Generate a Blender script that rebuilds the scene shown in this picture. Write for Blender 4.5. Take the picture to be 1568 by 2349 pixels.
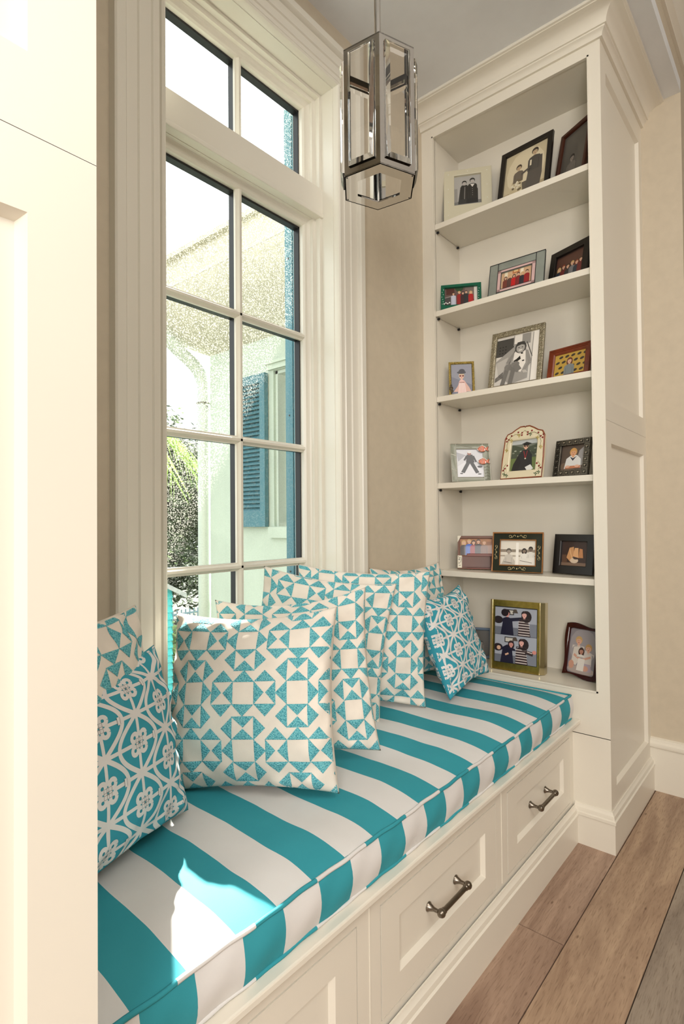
import bpy, bmesh, math, random
from mathutils import Vector, Matrix
from math import sin, cos, pi, radians, sqrt, atan2, floor
random.seed(7)
S = bpy.context.scene
for o in list(bpy.data.objects): bpy.data.objects.remove(o)

# ------------------------------------------------------------------ camera
FPX = 1275.0; YAW = radians(40.5); PIT = radians(.88); ROL = radians(-.48)
cf = Vector((cos(YAW)*cos(PIT), sin(YAW)*cos(PIT), sin(PIT)))
r0 = Vector((sin(YAW), -cos(YAW), 0)); u0 = r0.cross(cf)
cr = r0*cos(ROL)+u0*sin(ROL); cu = -r0*sin(ROL)+u0*cos(ROL)
cam = bpy.data.cameras.new('camera'); co = bpy.data.objects.new('camera', cam); S.collection.objects.link(co)
cam.sensor_fit = 'VERTICAL'; cam.sensor_height = 36; cam.lens = 36*FPX/2349; cam.clip_start = .02
M = Matrix((cr, cu, -cf)).transposed().to_4x4(); M.translation = Vector((0, 0, 1.2)); co.matrix_world = M
S.camera = co

# ------------------------------------------------------------------ light
S.view_settings.view_transform = 'Standard'; S.view_settings.look = 'None'
S.view_settings.exposure = 0.30; S.view_settings.gamma = 1.0; S.view_settings.use_curve_mapping = False
wd = bpy.data.worlds.new('sky'); S.world = wd; wd.use_nodes = True
bg = wd.node_tree.nodes['Background']; bg.inputs[0].default_value = (.93, .98, 1, 1); bg.inputs[1].default_value = 1.65
def lamp(kind, name, loc, tgt, energy, color, size=None, size_y=None):
    l = bpy.data.lights.new(name, kind); l.energy = energy; l.color = color
    if size:
        l.shape = 'RECTANGLE'; l.size = size; l.size_y = size_y or size
    o = bpy.data.objects.new(name, l); S.collection.objects.link(o)
    o.location = loc; o.rotation_euler = (Vector(tgt)-Vector(loc)).to_track_quat('-Z', 'Y').to_euler(); return o
sun = lamp('SUN', 'sun', (5.17, 8.56, 8.98), (0, 0, 0), 30.0, (1, .96, .88)); sun.data.angle = radians(1.1)
lamp('AREA', 'room_side_fill', (-1.75, -1.05, 1.95), (1.4, .9, 1.2), 66, (1, .96, .92), 1.2, 1.8)  # added fill panel left of the camera, no real window stands there
lamp('AREA', 'room_overhead_fill', (.4, -1.4, 3.2), (.9, -.6, .6), 50, (1, .94, .85), 2.2, 2.0)  # added overhead fill to brighten the room, not an actual ceiling fixture

# ------------------------------------------------------------------ materials
def lin(c):
    return tuple(((x/255)/12.92 if x/255 <= .04045 else ((x/255+.055)/1.055)**2.4) for x in c)
class NT:
    def __init__(s, name):
        s.m = bpy.data.materials.new(name); s.m.use_nodes = True; s.t = s.m.node_tree; s.b = s.t.nodes['Principled BSDF']
    def n(s, k, **kw):
        x = s.t.nodes.new(k)
        for a, v in kw.items(): setattr(x, a, v)
        return x
    def l(s, a, b): s.t.links.new(a, b)
    def math(s, op, a, b=None, c=None):
        x = s.n('ShaderNodeMath', operation=op)
        for i, v in enumerate((a, b, c)):
            if v is None: continue
            if hasattr(v, 'is_linked') or hasattr(v, 'links'): s.l(v, x.inputs[i])
            else: x.inputs[i].default_value = v
        return x.outputs[0]
def mat(name, col, rough=.5, metal=0, noise=.0, nscale=8, bump=0, bscale=60, coat=0, spec=None, bdist=.002):
    t = NT(name); b = t.b
    b.inputs['Roughness'].default_value = rough; b.inputs['Metallic'].default_value = metal
    b.inputs['Coat Weight'].default_value = coat; b.inputs['Coat Roughness'].default_value = .05
    if spec is not None: b.inputs['Specular IOR Level'].default_value = spec
    tc = t.n('ShaderNodeTexCoord')
    nz = t.n('ShaderNodeTexNoise'); nz.inputs['Scale'].default_value = nscale; nz.inputs['Detail'].default_value = 4
    t.l(tc.outputs['Object'], nz.inputs['Vector'])
    rp = t.n('ShaderNodeValToRGB'); e = rp.color_ramp.elements
    e[0].color = tuple(c*(1-noise) for c in col)+(1,); e[1].color = tuple(min(1, c*(1+noise)) for c in col)+(1,)
    e[0].position = .3; e[1].position = .7
    t.l(nz.outputs['Fac'], rp.inputs['Fac']); t.l(rp.outputs[0], b.inputs['Base Color'])
    if bump:
        n2 = t.n('ShaderNodeTexNoise'); n2.inputs['Scale'].default_value = bscale; n2.inputs['Detail'].default_value = 3
        t.l(tc.outputs['Object'], n2.inputs['Vector'])
        bp = t.n('ShaderNodeBump'); bp.inputs['Strength'].default_value = bump; bp.inputs['Distance'].default_value = bdist
        t.l(n2.outputs['Fac'], bp.inputs['Height']); t.l(bp.outputs[0], b.inputs['Normal'])
    return t.m
PAINT = mat('cream_paint', (.80, .755, .655), .33, noise=.015, nscale=3, spec=.5)
PAINTW = mat('window_paint', (.79, .76, .67), .3, noise=.015, nscale=3)
WALL = mat('beige_wall_paint', (.60, .525, .405), .6, noise=.03, nscale=30, bump=.12, bscale=260)
CEIL = mat('ceiling_paint', (.80, .82, .84), .7, noise=.04, nscale=6, bump=.1, bscale=200)
BLACK = mat('black_rubber', (.008, .008, .010), .45)
CHROME = mat('polished_nickel', (.70, .685, .66), .05, 1.0)
PEWTER = mat('brushed_pewter', (.23, .20, .165), .26, 1.0, noise=.1, nscale=40)
BRASS = mat('polished_brass', (.75, .60, .25), .2, 1.0, noise=.06, nscale=10)
TEALP = mat('teal_shutter_paint', (.055, .17, .215), .45, noise=.05, nscale=6)
STUCCO = mat('pale_green_stucco', (.47, .545, .475), .8, noise=.05, nscale=5, bump=.2, bscale=90)
WHITEX = mat('white_outdoor_paint', (.50, .57, .52), .45, noise=.03, nscale=5)
SOFF = mat('eave_render', (.52, .50, .41), .85, noise=.12, nscale=14, bump=.4, bscale=60)
def glass_mat():
    # window glass: mostly see-through, a clear reflection and fine dry water specks on the outer side
    t = NT('speckled_window_glass'); t.t.nodes.remove(t.b)
    out = [n for n in t.t.nodes if n.type == 'OUTPUT_MATERIAL'][0]
    tr = t.n('ShaderNodeBsdfTransparent'); tr.inputs[0].default_value = (.95, .985, .965, 1)
    gl = t.n('ShaderNodeBsdfGlossy'); gl.inputs['Roughness'].default_value = .02
    fr = t.n('ShaderNodeFresnel'); fr.inputs[0].default_value = 1.3
    m1 = t.n('ShaderNodeMixShader'); t.l(fr.outputs[0], m1.inputs[0]); t.l(tr.outputs[0], m1.inputs[1]); t.l(gl.outputs[0], m1.inputs[2])
    tl = t.n('ShaderNodeBsdfTranslucent'); tl.inputs[0].default_value = (.9, .88, .78, 1)
    tc = t.n('ShaderNodeTexCoord'); nz = t.n('ShaderNodeTexNoise'); nz.inputs['Scale'].default_value = 240; nz.inputs['Detail'].default_value = 2
    t.l(tc.outputs['Object'], nz.inputs['Vector'])
    mr = t.n('ShaderNodeMapRange'); mr.inputs[1].default_value = .50; mr.inputs[2].default_value = .62; mr.inputs[3].default_value = .004; mr.inputs[4].default_value = .13
    t.l(nz.outputs['Fac'], mr.inputs[0])
    m2 = t.n('ShaderNodeMixShader'); t.l(mr.outputs[0], m2.inputs[0]); t.l(m1.outputs[0], m2.inputs[1]); t.l(tl.outputs[0], m2.inputs[2])
    t.l(m2.outputs[0], out.inputs[0]); return t.m
GLASS = glass_mat()
def crystal_mat():
    t = NT('lead_crystal'); b = t.b; b.inputs['Base Color'].default_value = (1, 1, 1, 1); b.inputs['Roughness'].default_value = 0
    b.inputs['Transmission Weight'].default_value = 1; b.inputs['IOR'].default_value = 1.45; return t.m
CRYSTAL = crystal_mat()
def dark_glass():
    t = NT('dark_window_glass'); b = t.b; b.inputs['Base Color'].default_value = (.05, .07, .07, 1); b.inputs['Roughness'].default_value = .05; return t.m
DGLASS = dark_glass()
def stripe_mat(name, x0, pitch, first_teal=True, warp=1.0):
    t = NT(name); b = t.b; b.inputs['Roughness'].default_value = .75; b.inputs['Specular IOR Level'].default_value = .25
    tc = t.n('ShaderNodeTexCoord'); sp = t.n('ShaderNodeSeparateXYZ'); t.l(tc.outputs['Object'], sp.inputs[0])
    nz = t.n('ShaderNodeTexNoise'); nz.inputs['Scale'].default_value = 5; t.l(tc.outputs['Object'], nz.inputs['Vector'])
    w = t.math('MULTIPLY', t.math('SUBTRACT', nz.outputs['Fac'], .5), .02*warp)
    # the boxing strip is sewn on about one centimetre out of register with the top
    front = t.math('LESS_THAN', sp.outputs['Y'], .712)
    x = t.math('ADD', t.math('ADD', sp.outputs['X'], w), t.math('MULTIPLY', front, -.010*warp))
    k = t.math('DIVIDE', t.math('SUBTRACT', x, x0), pitch*2)
    f = t.math('FRACT', t.math('ADD', k, 20))
    teal = t.math('LESS_THAN', f, .5) if first_teal else t.math('GREATER_THAN', f, .5)
    mx = t.n('ShaderNodeMix', data_type='RGBA'); t.l(teal, mx.inputs['Factor'])
    n2 = t.n('ShaderNodeTexNoise'); n2.inputs['Scale'].default_value = 9; n2.inputs['Detail'].default_value = 3; t.l(tc.outputs['Object'], n2.inputs['Vector'])
    r1 = t.n('ShaderNodeValToRGB'); r1.color_ramp.elements[0].color = (.66, .64, .62, 1); r1.color_ramp.elements[1].color = (.76, .745, .73, 1)
    r2 = t.n('ShaderNodeValToRGB'); r2.color_ramp.elements[0].color = (.030, .285, .345, 1); r2.color_ramp.elements[1].color = (.045, .335, .40, 1)
    t.l(n2.outputs['Fac'], r1.inputs[0]); t.l(n2.outputs['Fac'], r2.inputs[0])
    t.l(r1.outputs[0], mx.inputs['A']); t.l(r2.outputs[0], mx.inputs['B']); t.l(mx.outputs['Result'], b.inputs['Base Color'])
    n3 = t.n('ShaderNodeTexNoise'); n3.inputs['Scale'].default_value = 700; t.l(tc.outputs['Object'], n3.inputs['Vector'])
    bp = t.n('ShaderNodeBump'); bp.inputs['Strength'].default_value = .2; bp.inputs['Distance'].default_value = .001
    t.l(n3.outputs['Fac'], bp.inputs['Height']); t.l(bp.outputs[0], b.inputs['Normal']); return t.m
STRIPE = stripe_mat('teal_white_stripe_canvas', .384, .0895)
PIPE = stripe_mat('teal_white_bias_piping', .455, .145, False, 0)
def cloth(name, c, bump=.25, scale=500, rough=.85, dist=.001, noise=.05, ns=20):
    return mat(name, c, rough, noise=noise, nscale=ns, bump=bump, bscale=scale, spec=.2, bdist=dist)
CREAMCLOTH = cloth('cream_linen', (.80, .73, .64), .2)
def tuft_mat():
    t = NT('teal_looped_yarn'); b = t.b; b.inputs['Roughness'].default_value = .8; b.inputs['Specular IOR Level'].default_value = .25
    tc = t.n('ShaderNodeTexCoord'); v = t.n('ShaderNodeTexVoronoi'); v.inputs['Scale'].default_value = 330; t.l(tc.outputs['Object'], v.inputs['Vector'])
    r = t.n('ShaderNodeValToRGB'); e = r.color_ramp.elements
    e[0].position = .15; e[0].color = (.26, .68, .72, 1); e[1].position = .8; e[1].color = (.06, .33, .41, 1)
    t.l(v.outputs['Distance'], r.inputs[0]); t.l(r.outputs[0], b.inputs['Base Color'])
    bp = t.n('ShaderNodeBump'); bp.invert = True; bp.inputs['Strength'].default_value = .8; bp.inputs['Distance'].default_value = .003
    t.l(v.outputs['Distance'], bp.inputs['Height']); t.l(bp.outputs[0], b.inputs['Normal']); return t.m
TUFT = tuft_mat()
TEALCLOTH = cloth('teal_cotton', (.045, .32, .41), .15)
WHITECLOTH = cloth('white_printed_cotton', (.74, .72, .70), .12)
INK = cloth('dark_print_line', (.06, .07, .08), .1)
def wood_floor():
    mats = []
    for i, (c1, c2) in enumerate((((.25, .155, .108), (.45, .31, .225)), ((.30, .19, .125), (.52, .37, .25)), ((.24, .19, .15), (.39, .32, .25)))):
        t = NT('oak_plank_%s' % ['rosy', 'golden', 'grey'][i]); b = t.b; b.inputs['Roughness'].default_value = .42
        oi = t.n('ShaderNodeObjectInfo'); tc = t.n('ShaderNodeTexCoord')
        ad = t.n('ShaderNodeVectorMath', operation='ADD'); cmb = t.n('ShaderNodeCombineXYZ')
        t.l(t.math('MULTIPLY', oi.outputs['Random'], 37.0), cmb.inputs[0]); t.l(t.math('MULTIPLY', oi.outputs['Random'], 11.0), cmb.inputs[1])
        t.l(tc.outputs['Object'], ad.inputs[0]); t.l(cmb.outputs[0], ad.inputs[1])
        mp = t.n('ShaderNodeMapping'); mp.inputs['Scale'].default_value = (.9, 6.5, 1); t.l(ad.outputs[0], mp.inputs[0])
        nz = t.n('ShaderNodeTexNoise'); nz.inputs['Scale'].default_value = 1.7; nz.inputs['Detail'].default_value = 9; nz.inputs['Roughness'].default_value = .62; nz.inputs['Distortion'].default_value = 1.3
        t.l(mp.outputs[0], nz.inputs['Vector'])
        r = t.n('ShaderNodeValToRGB'); e = r.color_ramp.elements; e[0].position = .34; e[1].position = .66; e[0].color = c1+(1,); e[1].color = c2+(1,)
        t.l(nz.outputs['Fac'], r.inputs[0])
        # fine pores along the grain
        mp2 = t.n('ShaderNodeMapping'); mp2.inputs['Scale'].default_value = (26, 300, 1); t.l(ad.outputs[0], mp2.inputs[0])
        n2 = t.n('ShaderNodeTexNoise'); n2.inputs['Scale'].default_value = 1; n2.inputs['Detail'].default_value = 2; t.l(mp2.outputs[0], n2.inputs['Vector'])
        r2 = t.n('ShaderNodeValToRGB'); e = r2.color_ramp.elements; e[0].position = .30; e[1].position = .47; e[0].color = (.62, .58, .55, 1); e[1].color = (1, 1, 1, 1)
        t.l(n2.outputs['Fac'], r2.inputs[0])
        # knots and dark flecks
        mp3 = t.n('ShaderNodeMapping'); mp3.inputs['Scale'].default_value = (9, 24, 1); t.l(ad.outputs[0], mp3.inputs[0])
        v = t.n('ShaderNodeTexVoronoi'); v.inputs['Scale'].default_value = 1; t.l(mp3.outputs[0], v.inputs['Vector'])
        r3 = t.n('ShaderNodeValToRGB'); e = r3.color_ramp.elements; e[0].position = .03; e[1].position = .10; e[0].color = (.3, .22, .16, 1); e[1].color = (1, 1, 1, 1)
        t.l(v.outputs['Distance'], r3.inputs[0])
        m1 = t.n('ShaderNodeMix', data_type='RGBA', blend_type='MULTIPLY'); m1.inputs['Factor'].default_value = .8
        t.l(r.outputs[0], m1.inputs['A']); t.l(r2.outputs[0], m1.inputs['B'])
        m2 = t.n('ShaderNodeMix', data_type='RGBA', blend_type='MULTIPLY'); m2.inputs['Factor'].default_value = .8
        t.l(m1.outputs['Result'], m2.inputs['A']); t.l(r3.outputs[0], m2.inputs['B']); t.l(m2.outputs['Result'], b.inputs['Base Color'])
        bp = t.n('ShaderNodeBump'); bp.inputs['Strength'].default_value = .25; bp.inputs['Distance'].default_value = .001
        t.l(n2.outputs['Fac'], bp.inputs['Height']); t.l(bp.outputs[0], b.inputs['Normal']); mats.append(t.m)
    return mats
OAK = wood_floor()
def print_mat():
    t = NT('photo_print'); b = t.b; b.inputs['Roughness'].default_value = .35; b.inputs['Coat Weight'].default_value = .35; b.inputs['Coat Roughness'].default_value = .03
    a = t.n('ShaderNodeVertexColor'); a.layer_name = 'Col'; t.l(a.outputs[0], b.inputs['Base Color']); return t.m
PRINT = print_mat()
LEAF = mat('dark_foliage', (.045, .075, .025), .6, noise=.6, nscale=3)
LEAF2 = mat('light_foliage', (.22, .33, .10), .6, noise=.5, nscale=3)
BARK = mat('bark', (.12, .09, .06), .9, noise=.3, nscale=12)
GRASS = mat('garden_ground', (.045, .05, .025), .9, noise=.5, nscale=4, bump=.6, bscale=20)
FROND = mat('palm_green', (.35, .48, .14), .5, noise=.3, nscale=5)
SHED = mat('turquoise_siding', (.05, .42, .46), .6, noise=.06, nscale=5)
SLATE = mat('roof_shingle', (.33, .33, .34), .8, noise=.2, nscale=20)
METALB = mat('blue_grey_fence_metal', (.22, .33, .40), .4, noise=.05)

# ------------------------------------------------------------------ mesh helpers
def mesh_obj(name, verts, faces, m, parent=None, smooth=False, col=None):
    me = bpy.data.meshes.new(name); me.from_pydata([tuple(v) for v in verts], [], faces); me.validate(); me.update()
    if m:
        for q in (m if isinstance(m, (list, tuple)) else [m]): me.materials.append(q)
    o = bpy.data.objects.new(name, me); S.collection.objects.link(o)
    if parent: o.parent = parent
    if smooth: me.polygons.foreach_set('use_smooth', [True]*len(me.polygons))
    return o
class MB:
    def __init__(s): s.v = []; s.f = []
    def add(s, v, f):
        k = len(s.v); s.v += [Vector(p) for p in v]; s.f += [tuple(i+k for i in q) for q in f]; return s
    def box(s, a, b, bev=0):
        x0, y0, z0 = a; x1, y1, z1 = b
        x0, x1 = min(x0, x1), max(x0, x1); y0, y1 = min(y0, y1), max(y0, y1); z0, z1 = min(z0, z1), max(z0, z1)
        if not bev:
            v = [(x0, y0, z0), (x1, y0, z0), (x1, y1, z0), (x0, y1, z0), (x0, y0, z1), (x1, y0, z1), (x1, y1, z1), (x0, y1, z1)]
            return s.add(v, [(0, 3, 2, 1), (4, 5, 6, 7), (0, 1, 5, 4), (1, 2, 6, 5), (2, 3, 7, 6), (3, 0, 4, 7)])
        bm = bmesh.new(); bmesh.ops.create_cube(bm, size=1)
        for v in bm.verts: v.co = Vector(((x0+x1)/2+v.co.x*(x1-x0), (y0+y1)/2+v.co.y*(y1-y0), (z0+z1)/2+v.co.z*(z1-z0)))
        bmesh.ops.bevel(bm, geom=bm.edges[:], offset=bev, segments=2, affect='EDGES', profile=.5)
        bm.verts.index_update(); s.add([v.co.copy() for v in bm.verts], [tuple(v.index for v in f.verts) for f in bm.faces]); bm.free(); return s
    def quad(s, a, b, c, d): return s.add([a, b, c, d], [(0, 1, 2, 3)])
    def lathe(s, prof, origin, axis, n=20):
        axis = Vector(axis).normalized(); q = axis.to_track_quat('Z', 'Y'); o = Vector(origin); v = []; f = []
        for (r, h) in prof:
            for i in range(n):
                a = 2*pi*i/n; v.append(o+q @ Vector((r*cos(a), r*sin(a), h)))
        for j in range(len(prof)-1):
            for i in range(n): f.append((j*n+i, j*n+(i+1) % n, (j+1)*n+(i+1) % n, (j+1)*n+i))
        f.append(tuple(range(n-1, -1, -1))); f.append(tuple((len(prof)-1)*n+i for i in range(n))); return s.add(v, f)
    def tube(s, pts, r, n=10, closed=False):
        pts = [Vector(p) for p in pts]; v = []; f = []; N = len(pts); rr = r if isinstance(r, (list, tuple)) else [r]*N
        up = None
        for i, p in enumerate(pts):
            a = pts[(i-1) % N] if closed or i > 0 else p; b = pts[(i+1) % N] if closed or i < N-1 else p
            d = (b-a).normalized()
            if up is None:
                up = d.orthogonal().normalized()
            up = (up-d*up.dot(d)).normalized(); sd = d.cross(up)
            for k in range(n):
                t = 2*pi*k/n; v.append(p+(up*cos(t)+sd*sin(t))*rr[i])
        for i in range(N if closed else N-1):
            j = (i+1) % N
            for k in range(n): f.append((i*n+k, i*n+(k+1) % n, j*n+(k+1) % n, j*n+k))
        if not closed: f += [tuple(range(n-1, -1, -1)), tuple((N-1)*n+k for k in range(n))]
        return s.add(v, f)
    def sweep(s, path, prof, frame, closed=False):
        # path: 2-D points; prof: (offset to the right-hand side of travel, height); frame maps (a, b, h) -> 3-D
        N = len(path); P = [Vector(p) for p in path]; v = []; f = []; K = len(prof)
        for i in range(N):
            d1 = (P[i]-P[i-1]).normalized() if i > 0 or closed else None
            d2 = (P[(i+1) % N]-P[i]).normalized() if i < N-1 or closed else None
            if d1 is None: d1 = d2
            if d2 is None: d2 = d1
            n1 = Vector((d1.y, -d1.x)); n2 = Vector((d2.y, -d2.x)); m = (n1+n2); m = m/m.dot(n1) if m.length > 1e-6 else n1
            for (a, h) in prof:
                q = P[i]+m*a; v.append(frame(q.x, q.y, h))
        for i in range(N if closed else N-1):
            j = (i+1) % N
            for k in range(K-1): f.append((i*K+k, j*K+k, j*K+k+1, i*K+k+1))
        if not closed: f += [tuple(range(K)), tuple((N-1)*K+k for k in range(K-1, -1, -1))]
        return s.add(v, f)
    def plate(s, o, U, V, N, w, h, recess=(), depth=.012, bev=.006, holes=(), thick=.02, back=False, skirt=True):
        o, U, V, N = Vector(o), Vector(U), Vector(V), Vector(N)
        R = list(recess)+list(holes)
        us = sorted({0, w}|{r[0] for r in R}|{r[2] for r in R}); vs = sorted({0, h}|{r[1] for r in R}|{r[3] for r in R})
        P = lambda u, v, n=0: o+U*u+V*v+N*n
        for a, b in zip(us, us[1:]):
            for c, d in zip(vs, vs[1:]):
                m = ((a+b)/2, (c+d)/2)
                if any(r[0] < m[0] < r[2] and r[1] < m[1] < r[3] for r in R): continue
                s.quad(P(a, c), P(b, c), P(b, d), P(a, d))
        for (a, c, b, d) in recess:
            e = bev
            s.quad(P(a+e, c+e, -depth), P(b-e, c+e, -depth), P(b-e, d-e, -depth), P(a+e, d-e, -depth))
            q = [(a, c), (b, c), (b, d), (a, d)]; q2 = [(a+e, c+e), (b-e, c+e), (b-e, d-e), (a+e, d-e)]
            for i in range(4):
                j = (i+1) % 4; s.quad(P(*q[i]), P(*q[j]), P(*q2[j], -depth), P(*q2[i], -depth))
        for (a, c, b, d) in holes:
            q = [(a, c), (b, c), (b, d), (a, d)]
            for i in range(4):
                j = (i+1) % 4; s.quad(P(*q[i]), P(*q[j]), P(*q[j], -thick), P(*q[i], -thick))
        q = [(0, 0), (w, 0), (w, h), (0, h)]
        for i in range(4 if skirt else 0):
            j = (i+1) % 4; s.quad(P(*q[i]), P(*q[i], -thick), P(*q[j], -thick), P(*q[j]))
        if back: s.quad(P(0, 0, -thick), P(0, h, -thick), P(w, h, -thick), P(w, 0, -thick))
        return s
    def build(s, name, m, parent=None, smooth=False, auto=None, fix=True):
        o = mesh_obj(name, s.v, s.f, m, parent)
        if fix:
            bm = bmesh.new(); bm.from_mesh(o.data); bmesh.ops.remove_doubles(bm, verts=bm.verts, dist=1e-6); bmesh.ops.recalc_face_normals(bm, faces=bm.faces); bm.to_mesh(o.data); bm.free()
        if smooth: o.data.polygons.foreach_set('use_smooth', [True]*len(o.data.polygons))
        if auto:
            o.data.polygons.foreach_set('use_smooth', [True]*len(o.data.polygons)); o.data.set_sharp_from_angle(angle=radians(auto))
        return o
def empty(name, loc=(0, 0, 0)):
    o = bpy.data.objects.new(name, None); S.collection.objects.link(o); o.location = loc; o.empty_display_size = .05; return o
def tag(o, label, cat, group=None):
    o['label'] = label; o['category'] = cat
    if group: o['group'] = group
    return o
def struct(o): o['kind'] = 'structure'; return o
def stuff(o): o['kind'] = 'stuff'; return o

# ------------------------------------------------------------------ dimensions (metres; camera stands at x=0 y=0 z=1.2)
YW = 1.345          # face of the window wall
ZC = 3.05           # niche ceiling
XL, XR = .2785, 2.155  # fronts of the two bookcases
YS = .578           # end panels of the bookcases
XWL, XWR = -.348, 2.78
WX0, WX1, WZ0, WZ1 = .83, 1.541, .585, 2.81

# ------------------------------------------------------------------ room shell
m = MB(); m.box((-2.8, -3.8, -.06), (5.3, 1.5, -.006)); fl = struct(m.build('floor', BLACK))
# planks, 19.4 cm wide, running along x
row = 0; y = .56+.194*4; jo = {0: 1.601}
yy = .56
rows = [(.56+.194*k, .56+.194*(k+1)) for k in range(-6, 2)]
for k, (a, b) in enumerate(rows):
    if a == .56: cuts = [-2.5, -.15, 1.601, 3.4, 5.0]
    elif k == 5: cuts = [-2.5, .7, 2.95, 5.0]
    elif k == 4: cuts = [-2.5, -.4, 2.2, 4.1, 5.0]
    else:
        x = -2.5; cuts = [x]
        while x < 5.0: x = min(5.0, x+random.uniform(1.5, 2.3)); cuts.append(x)
    for c0, c1 in zip(cuts, cuts[1:]):
        mm = MB(); g = .0016; mm.box((c0+g, a+g, -.006), (c1-g, b-g, 0))
        mi = {5: 1, 6: 0, 4: 2}.get(k, random.choice([0, 1, 2]))
        mm.build('plank', OAK[mi], fl)
rest = MB()
for a in [ -3.5+.194*i for i in range(12)]:
    rest.box((-2.5, a+.001, -.006), (5.0, min(a+.193, .56-.194*6), 0))
stuff(rest.build('plank_field', OAK[0], fl))
m = MB()
m.box((XWL-.15, YW, -.9), (WX0, 1.53, 3.5)).box((WX1, YW, -.9), (XWR+.15, 1.53, 3.5)).box((WX0, YW, -.9), (WX1, 1.53, WZ0)).box((WX0, YW, WZ1), (WX1, 1.53, 3.5))
struct(m.build('wall_back', WALL))
struct(MB().box((XWR, .421, 0), (XWR+.14, YW, ZC)).build('wall_right', WALL))
struct(MB().box((XWL-.14, .421, 0), (XWL, YW, ZC)).build('wall_left', WALL))
struct(MB().box((XWL, .421, ZC), (XWR, YW, ZC+.05)).build('ceiling', CEIL))
struct(MB().box((-2.6, .421, ZC+.05), (5.1, .60, 3.45)).box((-2.6, .421, ZC-.0), (XWL, .6, ZC+.05)).box((XWR, .421, ZC), (5.1, .6, ZC+.05)).build('wall_header', WALL))
struct(MB().box((-2.6, .421, 0), (XWL-.14, .5, ZC)).box((XWR+.14, .421, 0), (5.1, .5, ZC)).build('wall_niche_side', WALL))
struct(MB().box((-2.6, -3.6, 3.40), (5.1, .421, 3.45)).build('ceiling_main', CEIL))
struct(MB().box((-2.6, -3.7, 0), (5.1, -3.6, 3.4)).build('wall_front', WALL))
struct(MB().box((-2.7, -3.6, 0), (-2.6, .45, 3.4)).build('wall_far_left', WALL))
struct(MB().box((5.1, -3.6, 0), (5.2, .45, 3.4)).build('wall_far_right', WALL))
XY = lambda a, b, h: Vector((a, b, h))
# crown on the header of the main room
prof = [(0, 3.17), (.012, 3.17), (.012, 3.18), (.022, 3.19), (.03, 3.195), (.034, 3.21)]+[(.034+.07*(1-cos(t*pi/10)), 3.21+.14*sin(t*pi/10)) for t in range(1, 6)]+[(.112, 3.36), (.112, 3.375), (.125, 3.38), (.125, 3.40), (0, 3.40)]
struct(MB().sweep([(-2.6, .421), (5.1, .421)], prof, XY).build('trim_4', PAINT, auto=30))
# baseboard on the right wall
bprof = [(0, 0), (.016, 0), (.016, .186), (.0145, .188), (.0145, .190), (.022, .191), (.024, .198), (.022, .208), (.015, .215), (.013, .226), (0, .230)]
struct(MB().sweep([(XWR, YS), (XWR, .421), (5.1, .421)], bprof, XY).build('baseboard_right', PAINT, auto=30))

# ------------------------------------------------------------------ window
cp = [(0, 0), (0, .018), (.003, .024), (.009, .027), (.014, .023), (.016, .015), (.019, .015), (.021, .019), (.036, .019), (.039, .023), (.043, .019), (.075, .017), (.078, .022), (.082, .017), (.116, .018), (.118, .029), (.122, .034), (.145, .034), (.15, .030), (.15, 0)]
cas = MB().sweep([(WX0, WZ0-.05), (WX0, WZ1), (WX1, WZ1), (WX1, WZ0-.05)], [(-a, h) for a, h in cp], lambda a, b, h: Vector((a, YW-h, b)))
struct(cas.build('trim_1', PAINTW, auto=30))
win = struct(empty('window_1', (1.185, 1.46, WZ0)))
def wpart(name, mb, m, **k):
    mb.v = [v-Vector((1.185, 1.46, WZ0)) for v in mb.v]; return mb.build(name, m, win, **k)
GX0, GX1 = .885, 1.485; YF = 1.445
def ringframe(mb, x0, x1, z0, z1, steps):
    # steps: list of (inset, y); a stepped frame running round the opening
    for (i0, y0), (i1, y1) in zip(steps, steps[1:]):
        a = [(x0+i0, y0, z0+i0), (x1-i0, y0, z0+i0), (x1-i0, y0, z1-i0), (x0+i0, y0, z1-i0)]
        b = [(x0+i1, y1, z0+i1), (x1-i1, y1, z0+i1), (x1-i1, y1, z1-i1), (x0+i1, y1, z1-i1)]
        for k in range(4): mb.quad(a[k], a[(k+1) % 4], b[(k+1) % 4], b[k])
wpart('jamb_lining', MB().box((WX0, YW, WZ0), (WX0+.002, 1.53, WZ1)).box((WX1-.002, YW, WZ0), (WX1, 1.53, WZ1)).box((WX0, YW, WZ1-.002), (WX1, 1.53, WZ1)).box((WX0-.0, YW-.03, WZ0-.02), (WX1, 1.53, WZ0+.004)), PAINTW)
st = [(-.001, 1.402), (.014, 1.402), (.015, 1.405), (.015, 1.422), (.022, 1.424), (.030, 1.425), (.030, 1.438), (.034, 1.442), (.040, 1.445), (.050, 1.446), (.056, 1.452), (.056, 1.50), (-.001, 1.52)]
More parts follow.
